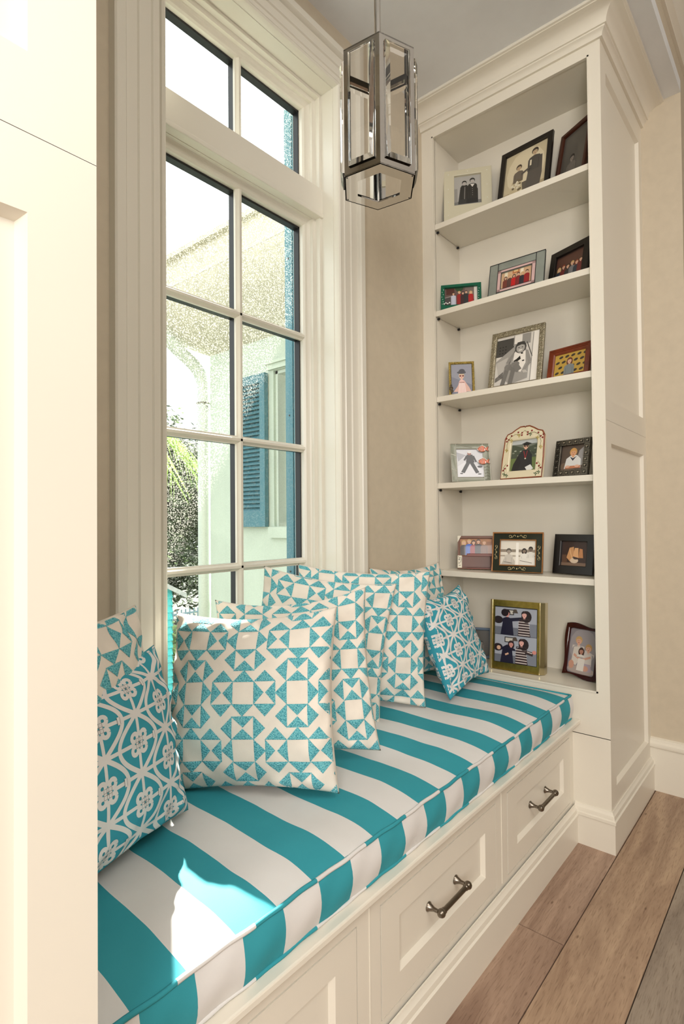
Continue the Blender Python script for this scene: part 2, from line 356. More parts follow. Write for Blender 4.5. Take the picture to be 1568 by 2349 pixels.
# the lower sash, then the transom light above it
f1 = MB(); ringframe(f1, WX0, WX1, WZ0-.005, 2.366, st); wpart('sash_frame', f1, PAINTW, auto=40, fix=False)
f2 = MB(); ringframe(f2, WX0, WX1, 2.434, WZ1, st); wpart('sash_frame', f2, PAINTW, auto=40, fix=False)
tb = MB().box((WX0, 1.398, 2.352), (WX1, 1.53, 2.448)).box((WX0, 1.393, 2.338), (WX1, 1.43, 2.354), .003)
wpart('transom_bar', tb, PAINTW)
MZ = [1.89, 1.47, 1.05]; LZ0, LZ1, TZ0, TZ1 = .636, 2.31, 2.490, 2.754
def muntin(a, b, w=.0135):
    # a, b: end points in (x, z); a moulded bar inside, black spacer in the glass behind
    (x0, z0), (x1, z1) = a, b; hz = abs(z1-z0) < 1e-6
    for (hw, ya, yb, mm, nm) in ((w, 1.456, 1.466, PAINTW, 'muntin'), (.0115, 1.4685, 1.494, BLACK, 'glazing_spacer')):
        q = MB()
        if nm == 'muntin':
            pr = [(-w, 1.466), (-w, 1.457), (-w+.004, 1.455), (-.004, 1.446), (.004, 1.446), (w-.004, 1.455), (w, 1.457), (w, 1.466)]
            if hz: v = [(x, yq, z0+o) for x in (x0, x1) for o, yq in pr]
            else: v = [(x0+o, yq, z) for z in (z0, z1) for o, yq in pr]
            K = len(pr); q.add(v, [(i, i+1, K+i+1, K+i) for i in range(K-1)]+[tuple(range(K)), tuple(range(2*K-1, K-1, -1))])
        elif hz: q.box((x0, ya, z0-hw), (x1, yb, z0+hw))
        else: q.box((x0-hw, ya, z0), (x0+hw, yb, z1))
        wpart(nm, q, mm)
muntin((1.185, LZ0), (1.185, LZ1)); muntin((1.185, TZ0), (1.185, TZ1))
for z in MZ: muntin((GX0, z), (GX1, z))
for (z0, z1) in ((LZ0, LZ1), (TZ0, TZ1)):
    for q in (MB().box((GX0-.01, 1.4685, z1-.008), (GX1+.01, 1.494, z1+.02)), MB().box((GX0-.01, 1.4685, z0-.02), (GX1+.01, 1.494, z0+.006)), MB().box((GX0-.02, 1.4685, z0), (GX0+.005, 1.494, z1)), MB().box((GX1-.005, 1.4685, z0), (GX1+.02, 1.494, z1))):
        wpart('glazing_spacer', q, BLACK)
zs = [LZ0]+MZ[::-1]+[LZ1]
for (a, b) in list(zip(zs, zs[1:]))+[(TZ0, TZ1)]:
    for (x0, x1) in ((GX0, 1.185), (1.185, GX1)):
        wpart('pane', MB().quad((x0, 1.4965, a), (x1, 1.4965, a), (x1, 1.4965, b), (x0, 1.4965, b)), GLASS, fix=False)

# ------------------------------------------------------------------ bookcases
SH = [2.528, 2.136, 1.75, 1.363, .975]
crown = [(0, 2.962), (.010, 2.962), (.012, 2.972), (.018, 2.980), (.024, 2.983), (.024, 2.988), (.030, 2.989), (.030, 2.994)]+[(.030+.048*(1-cos(t*pi/12)), 2.994+.040*sin(t*pi/12)) for t in range(1, 7)]+[(.084, 3.035), (.084, 3.038), (.092, 3.040), (.092, 3.05), (0, 3.05)]
plcap = [(0, .145), (.004, .145), (.006, .138), (.011, .133), (.013, .124), (.013, .120), (.018, .117), (.018, .107), (.015, .105), (.015, 0), (0, 0)]
def bookcase(right):
    mx = (lambda x: x) if right else (lambda x: XL-(x-XR))
    root = empty('built_in_bookcase', (mx(2.46), .96, 0))
    root['label'] = 'tall cream built-in bookcase with shelves of framed photos at far end of bench' if right else 'near-left cream built-in bookcase whose overexposed panelled end fills the left edge'
    root['category'] = 'bookcase'
    O = Vector((mx(2.46), .96, 0))
    def B(nm, mb, m=PAINT, **k):
        mb.v = [Vector((mx(v.x), v.y, v.z))-O for v in mb.v]; return mb.build(nm, m, root, **k)
    # front (facing -x), one piece of joinery with a seam at 0.40
    U, V, N = (0, -1, 0), (0, 0, 1), (-1, 0, 0)
    zs, zt, zu = (1.560, 1.478, 1.641) if right else (1.580, 1.502, 1.660)
    w = YW-YS
    B('face_frame', MB().plate((XR, YW, .402), U, V, N, w, ZC-.402, holes=[(YW-1.289, .564-.402, YW-.621, 2.92-.402)], thick=.022, skirt=False))
    B('base_front', MB().plate((XR, YW, 0), U, V, N, w, .3995, thick=.022, skirt=False))
    # raised lip round the opening
    lip = MB()
    for a, b in (((XR-.002, 1.286, .561), (XR+.01, 1.292, 2.923)), ((XR-.002, .618, .561), (XR+.01, .624, 2.923)), ((XR-.002, .618, 2.917), (XR+.01, 1.292, 2.923)), ((XR-.002, .618, .561), (XR+.01, 1.292, .567))): lip.box(a, b)
    B('opening_bead', lip)
    # end panel facing the room
    B('end_panel', MB().plate((XR, YS, zs+.0005), (1, 0, 0), V, (0, -1, 0), XWR-XR, ZC-zs-.0002, recess=[(.068, zu-zs, .575, 2.875-zs)], depth=.014, bev=.007, thick=.02, skirt=False))
    B('end_panel', MB().plate((XR, YS, 0), (1, 0, 0), V, (0, -1, 0), XWR-XR, zs-.0002, recess=[(.068, .215, .575, zt)], depth=.014, bev=.007, thick=.02, skirt=False))
    # carcass
    B('back_panel', MB().box((2.395, .60, .55), (2.41, 1.31, 2.94)))
    B('side_board', MB().box((XR+.02, 1.289, .55), (2.40, 1.309, 2.94)))
    B('side_board', MB().box((XR+.02, .60, .55), (2.40, .621, 2.94)))
    B('top_board', MB().box((XR+.02, .60, 2.92), (2.40, 1.31, 2.94)))
    B('bottom_board', MB().box((XR+.01, .60, .545), (2.40, 1.31, .564)))
    for z in SH:
        B('shelf', MB().box((XR+.012, .6225, z-.024), (2.394, 1.2875, z), .0012))
        for y in (1.283, .627):
            for x in (2.185, 2.37): B('shelf_pin', MB().lathe([(.003, -.006), (.0055, -.005), (.0055, .003), (.003, .006)], (x, y, z-.031), (0, 1, 0), 8), BLACK)
    B('crown_moulding', MB().sweep([(XR, YW), (XR, YS), (XWR, YS)], [(a, h) for a, h in crown], XY), auto=30)
    B('plinth', MB().sweep([(XR, YW if False else .705), (XR, YS), (XWR, YS)], [(a, h) for a, h in plcap], XY), auto=30)
    return root
bookcase(True); bookcase(False)

# ------------------------------------------------------------------ bench
bench = empty('window_bench', (1.216, 1.0, 0)); tag(bench, 'cream built-in window bench with three inset drawers below the striped cushion', 'bench')
BO = Vector((1.216, 1.0, 0))
def BB(nm, mb, m=PAINT, par=None, **k):
    mb.v = [v-BO for v in mb.v]; return mb.build(nm, m, par or bench, **k)
DR = [(.318, .868), (.945, 1.495), (1.572, 2.118)]; DZ0, DZ1 = .148, .391
BB('face_frame', MB().plate((XL, .711, 0), (1, 0, 0), (0, 0, 1), (0, -1, 0), XR-XL, .435, holes=[(a-XL, DZ0, b-XL, DZ1) for a, b in DR], thick=.025))
for x in (.908, 1.533): BB('joint_strip', MB().box((x-.0012, .7095, .145), (x+.0012, .712, .434)))
BB('bench_top', MB().box((XL+.0005, .681, .436), (XR-.0005, YW-.001, .453), .004))
BB('plinth', MB().sweep([(XL, .711), (XR, .711)], [(a+.004, h-.012 if h > .02 else h) for a, h in plcap], lambda a, b, h: Vector((a, b, h))), auto=30)
HPX = [(.535, .665), (1.150, 1.280), (1.768, 1.898)]
for (a, b), (h0, h1) in zip(DR, HPX):
    g = .0030; q = MB().plate((a+g, .7105, DZ0+g), (1, 0, 0), (0, 0, 1), (0, -1, 0), b-a-2*g, DZ1-DZ0-2*g, recess=[(.066, .060, b-a-.070, DZ1-DZ0-.060)], depth=.011, bev=.009, thick=.02, back=True)
    dr = BB('drawer', q); 
    h = MB(); yb = .7215; zh = .276
    for x in (h0, h1):
        h.lathe([(.0115, 0), (.0115, .002), (.0085, .006), (.005, .016), (.0045, .028), (.006, .033)], (x, yb, zh), (0, -1, 0), 18)
        h.lathe([(.001, -.0105), (.006, -.009), (.0095, -.004), (.0105, 0), (.0095, .004), (.006, .009), (.001, .0105)], (x, yb-.036, zh), (1, 0, 0), 18)
    h.lathe([(.0075, 0), (.0075, .006), (.006, .008), (.006, .108), (.0075, .110), (.0075, .116)], (h0+.007, yb-.036, zh), (1, 0, 0), 18)
    h.v = [v-BO for v in h.v]; ho = h.build('handle', PEWTER, dr, auto=35); ho['label'] = 'brushed pewter bar handle'

# ------------------------------------------------------------------ seat cushion
def cushion():
    root = empty('bench_cushion', (1.216, 1.02, .453)); tag(root, 'long teal and white striped box cushion with piping lying on the window bench', 'cushion')
    O = Vector((1.216, 1.02, .453)); x0, x1, y0, y1, z0, z1 = .284, 2.128, .708, 1.335, .454, .541
    def surf(x, y):
        fx = min(1, (x-x0)/.10, (x1-x)/.10); fy = min(1, (y-y0)/.12, (y1-y)/.12)
        e = (1-(1-max(0, fx))**2)*(1-(1-max(0, fy))**2)
        return z1+.018*e+.0018*sin(x*21+y*5)*e+.0015*sin(x*9-y*17)*e
    nx, ny = 150, 44; v = []; f = []
    for j in range(ny+1):
        for i in range(nx+1):
            x = x0+(x1-x0)*i/nx; y = y0+(y1-y0)*j/ny; v.append((x, y, surf(x, y)))
    for j in range(ny):
        for i in range(nx): f.append((j*(nx+1)+i, j*(nx+1)+i+1, (j+1)*(nx+1)+i+1, (j+1)*(nx+1)+i))
    ring = [i for i in range(nx+1)]+[j*(nx+1)+nx for j in range(1, ny+1)]+[ny*(nx+1)+i for i in range(nx-1, -1, -1)]+[j*(nx+1) for j in range(ny-1, 0, -1)]
    prev = ring; n = len(ring)
    for k in range(1, 8):
        t = k/7; cur = []
        for r in ring:
            p = Vector(v[r]); bul = .010*sin(pi*t)+.0012*sin(p.x*60+t*5)
            q = Vector((p.x, p.y, z1+(z0-z1)*t))
            if p.y < y0+1e-6: q.y -= bul
            if p.y > y1-1e-6: q.y += bul*.4
            if p.x < x0+1e-6: q.x -= bul*.4
            if p.x > x1-1e-6: q.x += bul*.8
            cur.append(len(v)); v.append(tuple(q))
        for i in range(n): f.append((prev[i], cur[i], cur[(i+1) % n], prev[(i+1) % n]))
        prev = cur
    f.append(tuple(prev[::-1]))
    me = MB(); me.add(v, f); o = me.build('cover', STRIPE, root, auto=50)
    o.matrix_parent_inverse = Matrix.Translation(-O)
    for z, rr in ((z1+.001, .0042), (z0+.003, .0036)):
        pts = []
        for i in range(161): pts.append((x0+(x1-x0)*i/160, y0-.001+.0008*sin(i*.9), z+.0012*sin(i*.37)))
        pts += [(x1+.001, y0+(y1-y0)*i/30, z) for i in range(1, 31)]
        p = MB().tube(pts, rr, 8).build('piping', PIPE, root, smooth=True); p.matrix_parent_inverse = Matrix.Translation(-O)
cushion()

# ------------------------------------------------------------------ pillows
def basis(yaw, lean, roll):
    n = Vector((cos(yaw)*cos(lean), sin(yaw)*cos(lean), sin(lean))); a = Vector((-sin(yaw), cos(yaw), 0)); b = n.cross(a)
    return a*cos(roll)+b*sin(roll), -a*sin(roll)+b*cos(roll), n
class Pillow:
    def __init__(s, size, T, seed, sag=0, dent=0, conc=.07):
        s.s = size; s.T = T; r = random.Random(seed); s.sag = sag; s.dent = dent; s.c = conc
        s.ph = [r.uniform(0, 6.28) for _ in range(14)]
    def at(s, u, v, side, off=0.0):
        u = max(-1, min(1, u)); v = max(-1, min(1, v)); h = s.s/2; p = s.ph
        x = h*u*(1-s.c*(1-v*v)*abs(u)**2); z = h*v*(1-s.c*(1-u*u)*abs(v)**2)
        z -= s.sag*h*(1-u*u)*max(0, v)**2
        e = max(0, (1-u**2)*(1-v**2)); t = s.T/2*e**.42
        # folds radiating from the corners and the seams
        w = (1-e)**2*min(1, e*9)
        t += w*.0045*(sin(u*13+v*4+p[0])+sin(v*15-u*3+p[1])+.6*sin((u+v)*17+p[2])+.6*sin((u-v)*19+p[3]))
        t += .0035*e*(sin(u*4+p[4])*sin(v*5+p[5]))
        if s.dent: t -= s.dent*math.exp(-((u)**2/.08))*max(0, v)**1.5*min(1, e*4)
        y = -t if side > 0 else t
        y += .006*sin(u*2.2+p[6])*v+.004*sin(v*3+p[7]); off *= min(1, e*7+.12)
        return Vector((x, y-off*(1 if side > 0 else -1), z+h))
    def cover(s, mat_, root, n=60):
        v = []; f = []
        sp = lambda i: sin((i/n*2-1)*pi/2)*.35+(i/n*2-1)*.65
        for side in (1, -1):
            for j in range(n+1):
                for i in range(n+1): v.append(s.at(sp(i), sp(j), side))
        K = (n+1)**2
        for j in range(n):
            for i in range(n):
                a = j*(n+1)+i; f.append((a, a+1, a+n+2, a+n+1)); a += K; f.append((a, a+n+1, a+n+2, a+1))
        b = MB(); b.add(v, f)
        return b.build('cover', mat_, root, smooth=True)
def tri_patch(P, mb, A, B, C, side=1, n=6, hgt=.0022, base=.0006):
    h = P.s/2
    if min(A[0], B[0], C[0]) > h or max(A[0], B[0], C[0]) < -h or min(A[1], B[1], C[1]) > h or max(A[1], B[1], C[1]) < -h: return
    idx = {}; v = []; f = []
    for i in range(n+1):
        for j in range(n+1-i):
            k = n-i-j; x = (A[0]*i+B[0]*j+C[0]*k)/n; y = (A[1]*i+B[1]*j+C[1]*k)/n
            m_ = min(i, j, k); o = base if m_ == 0 else hgt
            idx[(i, j)] = len(v); v.append(P.at(max(-.99, min(.99, x/h)), max(-.99, min(.99, y/h)), side, o))
    for i in range(n):
        for j in range(n-i):
            f.append((idx[(i, j)], idx[(i+1, j)], idx[(i, j+1)]))
            if j < n-i-1: f.append((idx[(i+1, j)], idx[(i+1, j+1)], idx[(i, j+1)]))
    mb.add(v, f)
def geo_pattern(P, root, a, ox, oy, par):
    mb = MB(); h = P.s/2; R = random.Random(int(ox*1000)+3)
    for i in range(-5, 6):
        for j in range(-5, 6):
            cx, cy = i*2.5*a+ox, j*2.5*a+oy; hor = (i+j+par) % 2 == 0
            T = (lambda p, q: (cx+p*a, cy+q*a)) if hor else (lambda p, q: (cx+q*a, cy+p*a))
            g = -.012; tr = []
            for k in (-1, 0, 1):
                for sgn in (1, -1): tr.append(((k-.5+g, sgn*(.5+g)), (k+.5-g, sgn*(.5+g)), (k, sgn*(1.0-g))))
            for k in (-1, 1):
                for sgn in (1, -1): tr.append(((k+sgn*(.5-g), -.5+g), (k+sgn*(.5-g), .5-g), (k+sgn*.03, 0)))
            for t in tr:
                q = [T(*p) for p in t]; q = [(x+R.uniform(-.001, .001), y+R.uniform(-.001, .001)) for x, y in q]
                tri_patch(P, mb, *q)
    return mb.build('embroidery', TUFT, root, smooth=True, fix=False)
def strip(P, mb, pts, w, side, off, h):
    pts = [Vector(p) for p in pts]; v = []; f = []; N = len(pts); ok = []
    for i, p in enumerate(pts):
        a = pts[max(0, i-1)]; b = pts[min(N-1, i+1)]; d = b-a; d = d/(d.length or 1); n = Vector((-d.y, d.x))
        ok.append(max(abs(p.x), abs(p.y)) < h*1.0)
        for k in (-1, 0, 1):
            q = p+n*w/2*k; v.append(P.at(max(-.995, min(.995, q.x/h)), max(-.995, min(.995, q.y/h)), side, off))
    for i in range(N-1):
        if ok[i] or ok[i+1]:
            for k in (0, 1): f.append((i*3+k, i*3+k+1, (i+1)*3+k+1, (i+1)*3+k))
    mb.add(v, f)
def lattice_pattern(P, root, Pp, Q, ox, oy):
    wh = MB(); ink = MB(); tl = MB(); h = P.s/2; n = 10; st_ = .006
    L = lambda a, b: [(a[0]+(b[0]-a[0])*t/40, a[1]+(b[1]-a[1])*t/40) for t in range(41)]
    W = .0088
    for side in (1, -1):
        for j in range(-12, 13):
            y0 = oy+j*Q/2
            xs = [-h+2*h*t/120 for t in range(121)]
            strip(P, wh, [(x, y0) for x in xs[::3]], .0072, side, .0003, h)
        for i in range(-12, 13):
            x0 = ox+i*Pp/2; strip(P, wh, L((x0, -h), (x0, h)), .0072, side, .00035, h)
            ph = 0 if i % 2 == 0 else pi; ys = [-h+2*h*t/150 for t in range(151)]
            if abs(x0) < h+.06:
                for sg in (1, -1): strip(P, wh, [(x0+sg*.052*cos(2*pi*(yy_-oy)/(2*Q)+ph/2), yy_) for yy_ in ys], W, side, .0004, h)
        for i in range(-8, 9):
            for j in range(-8, 9):
                if (i+j) % 2: continue
                cx, cy = ox+i*Pp/2, oy+j*Q/2
                if abs(cx) > h*1.05 or abs(cy) > h*1.05: continue
                R_ = .0118
                for (sx, sy) in ((1, 1), (1, -1), (-1, 1), (-1, -1)):
                    q = (cx+sx*R_, cy+sy*R_)
                    strip(P, wh, [(q[0]+.0076*cos(t*pi/8), q[1]+.0076*sin(t*pi/8)) for t in range(17)], .0084, side, .0006, h)
                    strip(P, tl, [(q[0]-.0020*sx, q[1]), (q[0]+.0020*sx, q[1])], .0034, side, .0010, h)
                for t in (-.0060, .0060):
                    strip(P, wh, [(cx+t, cy-.014+k*.004) for k in range(8)], .0056, side, .0007, h)
                    strip(P, wh, [(cx-.014+k*.004, cy+t) for k in range(8)], .0056, side, .0007, h)
                for (a, b) in ((0, 0), (.011, 0), (-.011, 0), (0, .011), (0, -.011)):
                    strip(P, tl, [(cx+a-.0013, cy+b), (cx+a+.0013, cy+b)], .0026, side, .0010, h)
                for t in (-.009, -.002, .002, .009):
                    strip(P, ink, [(cx+t, cy-.009+k*.0045) for k in range(5)], .0005, side, .0009, h)
                    strip(P, ink, [(cx-.009+k*.0045, cy+t) for k in range(5)], .0005, side, .0009, h)
        # little ties where the ribbons meet
        for i in range(-16, 17):
            for j in range(-12, 13):
                cx, cy = ox+Pp/4+i*Pp/2, oy+j*Q/2
                if (i+j) % 2: continue
                if abs(cx) > h or abs(cy) > h: continue
                strip(P, wh, [(cx, cy-.0075+k*.003) for k in range(6)], .0062, side, .0007, h)
                for t in (-.0034, .0034): strip(P, ink, [(cx+t, cy-.0070+k*.0035) for k in range(5)], .0006, side, .0009, h)
    a = wh.build('printed_ribbon', WHITECLOTH, root, smooth=True, fix=False); b = ink.build('printed_line', INK, root, smooth=True, fix=False); c = tl.build('printed_dot', TEALCLOTH, root, smooth=True, fix=False)
    for o in (a, b, c): stuff(o)
def place(root, c, yaw, lean, roll, size):
    u, v, n = basis(radians(yaw), radians(lean), radians(roll))
    M = Matrix((u, -n, v)).transposed().to_4x4(); M.translation = Vector(c)-v*size/2; root.matrix_world = M
GRP = 'embroidered cream pillows'
# centre, yaw, lean, roll, size, thickness, pattern phase, seed, label
GEO = [((.895, 1.060, .763), 211.7, 15.3, 2.8, .415, .16, (.004, .012), 0, 1, 'large cream pillow with teal tufted triangles, frontmost of the leaning row, fully visible'),
       ((1.087, 1.107, .776), 219.4, 17.9, 4.4, .425, .12, (.03, .02), 1, 2, 'cream and teal tufted pillow directly behind the frontmost one, dipping in its top edge'),
       ((1.346, 1.250, .792), 216.2, 9.5, -7.6, .438, .085, (.05, .03), 0, 3, 'cream and teal tufted pillow third in the row, pointed corner rising against the window'),
       ((1.500, 1.200, .799), 219.8, 4.2, -3.4, .449, .085, (.01, .05), 1, 4, 'fourth tufted pillow in the row, its right edge nearest the far lattice pillow'),
       ((1.885, 1.236, .792), 264.0, 10.0, -.3, .432, .10, (.02, .01), 0, 5, 'shaded cream and teal tufted pillow in the far corner beside the bookcase'),
       ((.470, 1.030, .787), 299.7, 7.8, .1, .434, .11, (.055, .05), 1, 6, 'cream and teal tufted pillow at far left, tucked behind the lattice pillow')]
for c, yaw, lean, roll, sz, T, ph, par, sd, lab in GEO:
    r_ = empty('throw_pillow'); tag(r_, lab, 'pillow', GRP)
    P = Pillow(sz*1.03, T, sd, sag=[0, .05, .09, .03, .02, .03, .0][sd], dent=.018 if sd == 2 else 0)
    P.cover(CREAMCLOTH, r_); geo_pattern(P, r_, sz/8.05, ph[0], ph[1], par); place(r_, c, yaw, lean, roll, sz)
LAT = [((.524, 1.029, .745), 291.2, 13.4, -.6, .353, .125, 21, 'teal pillow with white knotted lattice print, half hidden by the near-left bookcase'),
       ((1.888, 1.058, .745), 273.3, 19.0, 2.6, .356, .11, 22, 'teal pillow with white knotted lattice print, leaning in front of the far corner pillow')]
for c, yaw, lean, roll, sz, T, sd, lab in LAT:
    r_ = empty('throw_pillow'); tag(r_, lab, 'pillow', 'lattice print pillows')
    P = Pillow(sz*1.03, T, sd, sag=.04, conc=.09); P.cover(TEALCLOTH, r_); lattice_pattern(P, r_, .176, .112, .01, .02); place(r_, c, yaw, lean, roll, sz)

# ------------------------------------------------------------------ pendant lamp
def pendant():
    c = Vector((1.203, .886, 0)); r = .106; z0, z1 = 2.098, 2.435; a0 = radians(38.5)
    root = empty('pendant_lantern', (c.x, c.y, z0)); tag(root, 'six-sided chrome pendant lantern with clear glass sides hanging in front of the window', 'lamp')
    O = Vector((c.x, c.y, z0))
    def B(nm, mb, m, **k):
        mb.v = [v-O for v in mb.v]; return mb.build(nm, m, root, **k)
    def hexp(rr, z, n=6): return [c+Vector((rr*cos(a0+k*pi/3), rr*sin(a0+k*pi/3), z)) for k in range(6)]
    def ringplate(ro, ri, za, zb):
        q = MB(); A, Bq, Cq, D = hexp(ro, za), hexp(ri, za), hexp(ro, zb), hexp(ri, zb)
        for k in range(6):
            j = (k+1) % 6; q.quad(A[k], A[j], Bq[j], Bq[k]); q.quad(Cq[k], Cq[j], D[j], D[k]); q.quad(A[k], A[j], Cq[j], Cq[k]); q.quad(Bq[k], Bq[j], D[j], D[k])
        return q
    B('bottom_ring', ringplate(r, r*.63, z0, z0+.004), CHROME)
    tp = MB(); A, C_ = hexp(r, z1-.004), hexp(r, z1); tp.add(A+C_, [(5, 4, 3, 2, 1, 0), (6, 7, 8, 9, 10, 11)]+[(k, (k+1) % 6, 6+(k+1) % 6, 6+k) for k in range(6)]); B('top_plate', tp, CHROME)
    wf = r; ht = z1-z0
    for k in range(6):
        a, b = hexp(r, 0)[k], hexp(r, 0)[(k+1) % 6]; U = (b-a).normalized(); mid = (a+b)/2; N = (mid-c); N.z = 0; N.normalize(); V = Vector((0, 0, 1))
        fr = MB(); P = lambda u, v, n: Vector((a.x, a.y, z0))+U*u+V*v+N*n
        e = .0145; eb = .020; et = .016
        def rect(u0_, v0_, u1_, v1_, n0, n1):
            q = [P(u0_, v0_, n0), P(u1_, v0_, n0), P(u1_, v1_, n0), P(u0_, v1_, n0), P(u0_, v0_, n1), P(u1_, v0_, n1), P(u1_, v1_, n1), P(u0_, v1_, n1)]
            fr.add(q, [(0, 3, 2, 1), (4, 5, 6, 7), (0, 1, 5, 4), (1, 2, 6, 5), (2, 3, 7, 6), (3, 0, 4, 7)])
        rect(0, 0, e, ht, -.003, 0); rect(wf-e, 0, wf, ht, -.003, 0); rect(e, 0, wf-e, eb, -.003, 0); rect(e, ht-et, wf-e, ht, -.003, 0)
        B('side_frame', fr, CHROME)
        g = MB(); i0, i1, j0, j1 = e+.0005, wf-e-.0005, eb+.0005, ht-et-.0005; bv = .010; t0, t1 = -.012, .011
        q = [P(i0, j0, t0), P(i1, j0, t0), P(i1, j1, t0), P(i0, j1, t0), P(i0, j0, t1-.006), P(i1, j0, t1-.006), P(i1, j1, t1-.006), P(i0, j1, t1-.006),
             P(i0+bv, j0+bv, t1), P(i1-bv, j0+bv, t1), P(i1-bv, j1-bv, t1), P(i0+bv, j1-bv, t1)]
        g.add(q, [(0, 3, 2, 1), (0, 1, 5, 4), (1, 2, 6, 5), (2, 3, 7, 6), (3, 0, 4, 7), (4, 5, 9, 8), (5, 6, 10, 9), (6, 7, 11, 10), (7, 4, 8, 11), (8, 9, 10, 11)])
        B('crystal_panel', g, CRYSTAL)
    B('rod', MB().lathe([(.009, 0), (.009, ZC-z1-.02)], (c.x, c.y, z1), (0, 0, 1), 16), CHROME, auto=40)
    B('canopy', MB().lathe([(.01, -.03), (.03, -.028), (.06, -.012), (.065, 0)], (c.x, c.y, ZC), (0, 0, 1), 32), CHROME, auto=40)
    for k in (2, 4, 5, 1):
        p = hexp(r*.93, z0)[k]; B('screw', MB().lathe([(.0022, -.0006), (.0022, .001)], p, (0, 0, 1), 10), BLACK)
pendant()
# ------------------------------------------------------------------ framed photographs
class Print:
    # a small flat picture: layers of coloured shapes; x runs 0..1, y runs 0..H
    def __init__(s, w, h, bgc, dh=0): s.w = w; s.h = h; s.H = dh or h/w; s.ky = (h/w)/s.H; s.sh = []; s.poly([(0, 0), (1, 0), (1, s.H), (0, s.H)], bgc)
    def poly(s, p, c): s.sh.append(([(min(1, max(0, x)), min(s.H, max(0, y))) for x, y in p], c)); return s
    def rect(s, x0, y0, x1, y1, c): return s.poly([(x0, y0), (x1, y0), (x1, y1), (x0, y1)], c)
    def ell(s, x, y, rx, ry, c, rot=0, n=14):
        return s.poly([(x+rx*cos(2*pi*i/n)*cos(rot)-ry*sin(2*pi*i/n)*sin(rot), y+rx*cos(2*pi*i/n)*sin(rot)+ry*sin(2*pi*i/n)*cos(rot)) for i in range(n)], c)
    def line(s, a, b, w, c):
        d = Vector(b)-Vector(a); d.normalize(); n = Vector((-d.y, d.x))*w/2; a = Vector(a); b = Vector(b)
        return s.poly([a-n, b-n, b+n, a+n], c)
    def person(s, x, y, r, skin, hair, top, wide=1.0, low=None, longh=False, arms=True, bottom=None):
        # head centre (x, y), head radius r; torso falls to height low
        low = y-7*r if low is None else low; W = 1.9*r*wide
        if longh: s.ell(x, y-.25*r, r*1.22, r*1.6, hair)
        else: s.ell(x, y+.25*r, r*1.05, r*1.1, hair)
        dk = tuple(c*.72 for c in top)
        s.rect(x-.35*r, y-1.5*r, x+.35*r, y-.6*r, skin)
        s.poly([(x-W*.95, low), (x-W*.95, y-2.3*r), (x-W*.75, y-1.6*r), (x-.4*r, y-1.2*r), (x+.4*r, y-1.2*r), (x+W*.75, y-1.6*r), (x+W*.95, y-2.3*r), (x+W*.95, low)], top)
        if arms:
            s.line((x-W*.62, y-2.6*r), (x-W*.62, low), r*.12, dk); s.line((x+W*.62, y-2.6*r), (x+W*.62, low), r*.12, dk)
        if bottom: s.rect(x-W*.6, low-.0, x+W*.6, low+(y-low)*.35, bottom)
        s.ell(x, y, r*.78, r, skin); s.poly([(x-.8*r, y+.25*r), (x-.5*r, y+.95*r), (x+.5*r, y+.95*r), (x+.8*r, y+.25*r), (x+.3*r, y+.55*r), (x-.3*r, y+.5*r)], hair)
        e = tuple(c*.35 for c in skin)
        s.ell(x-.28*r, y+.08*r, .11*r, .08*r, e, n=6); s.ell(x+.28*r, y+.08*r, .11*r, .08*r, e, n=6); s.ell(x, y-.45*r, .26*r, .08*r, (skin[0]*.75, skin[1]*.45, skin[2]*.45), n=8)
        return s
    def build(s, parent, cx, z0, yf, name='photo'):
        v = []; f = []; cols = []
        for i, (p, c) in enumerate(s.sh):
            k = len(v); v += [(cx+(x-.5)*s.w, yf-.00004*i, z0+y*s.ky*s.w) for x, y in p]; f.append(tuple(range(k, k+len(p)))); cols += [lin(c)+(1,)]*len(p)
        o = mesh_obj(name, v, f, PRINT, parent)
        at = o.data.color_attributes.new('Col', 'FLOAT_COLOR', 'CORNER')
        n = 0
        for pl in o.data.polygons:
            for li in pl.loop_indices: at.data[li].color = cols[o.data.loops[li].vertex_index]
        return o
SK = (222, 178, 150); SK2 = (205, 155, 125); BN = (70, 45, 30); BK = (28, 24, 24); BL = (205, 170, 110); GR = (120, 120, 118)
def gsk(v): return (v, v*.98, v*.95)
RING = lambda a, b, h: Vector((a, -h, b))
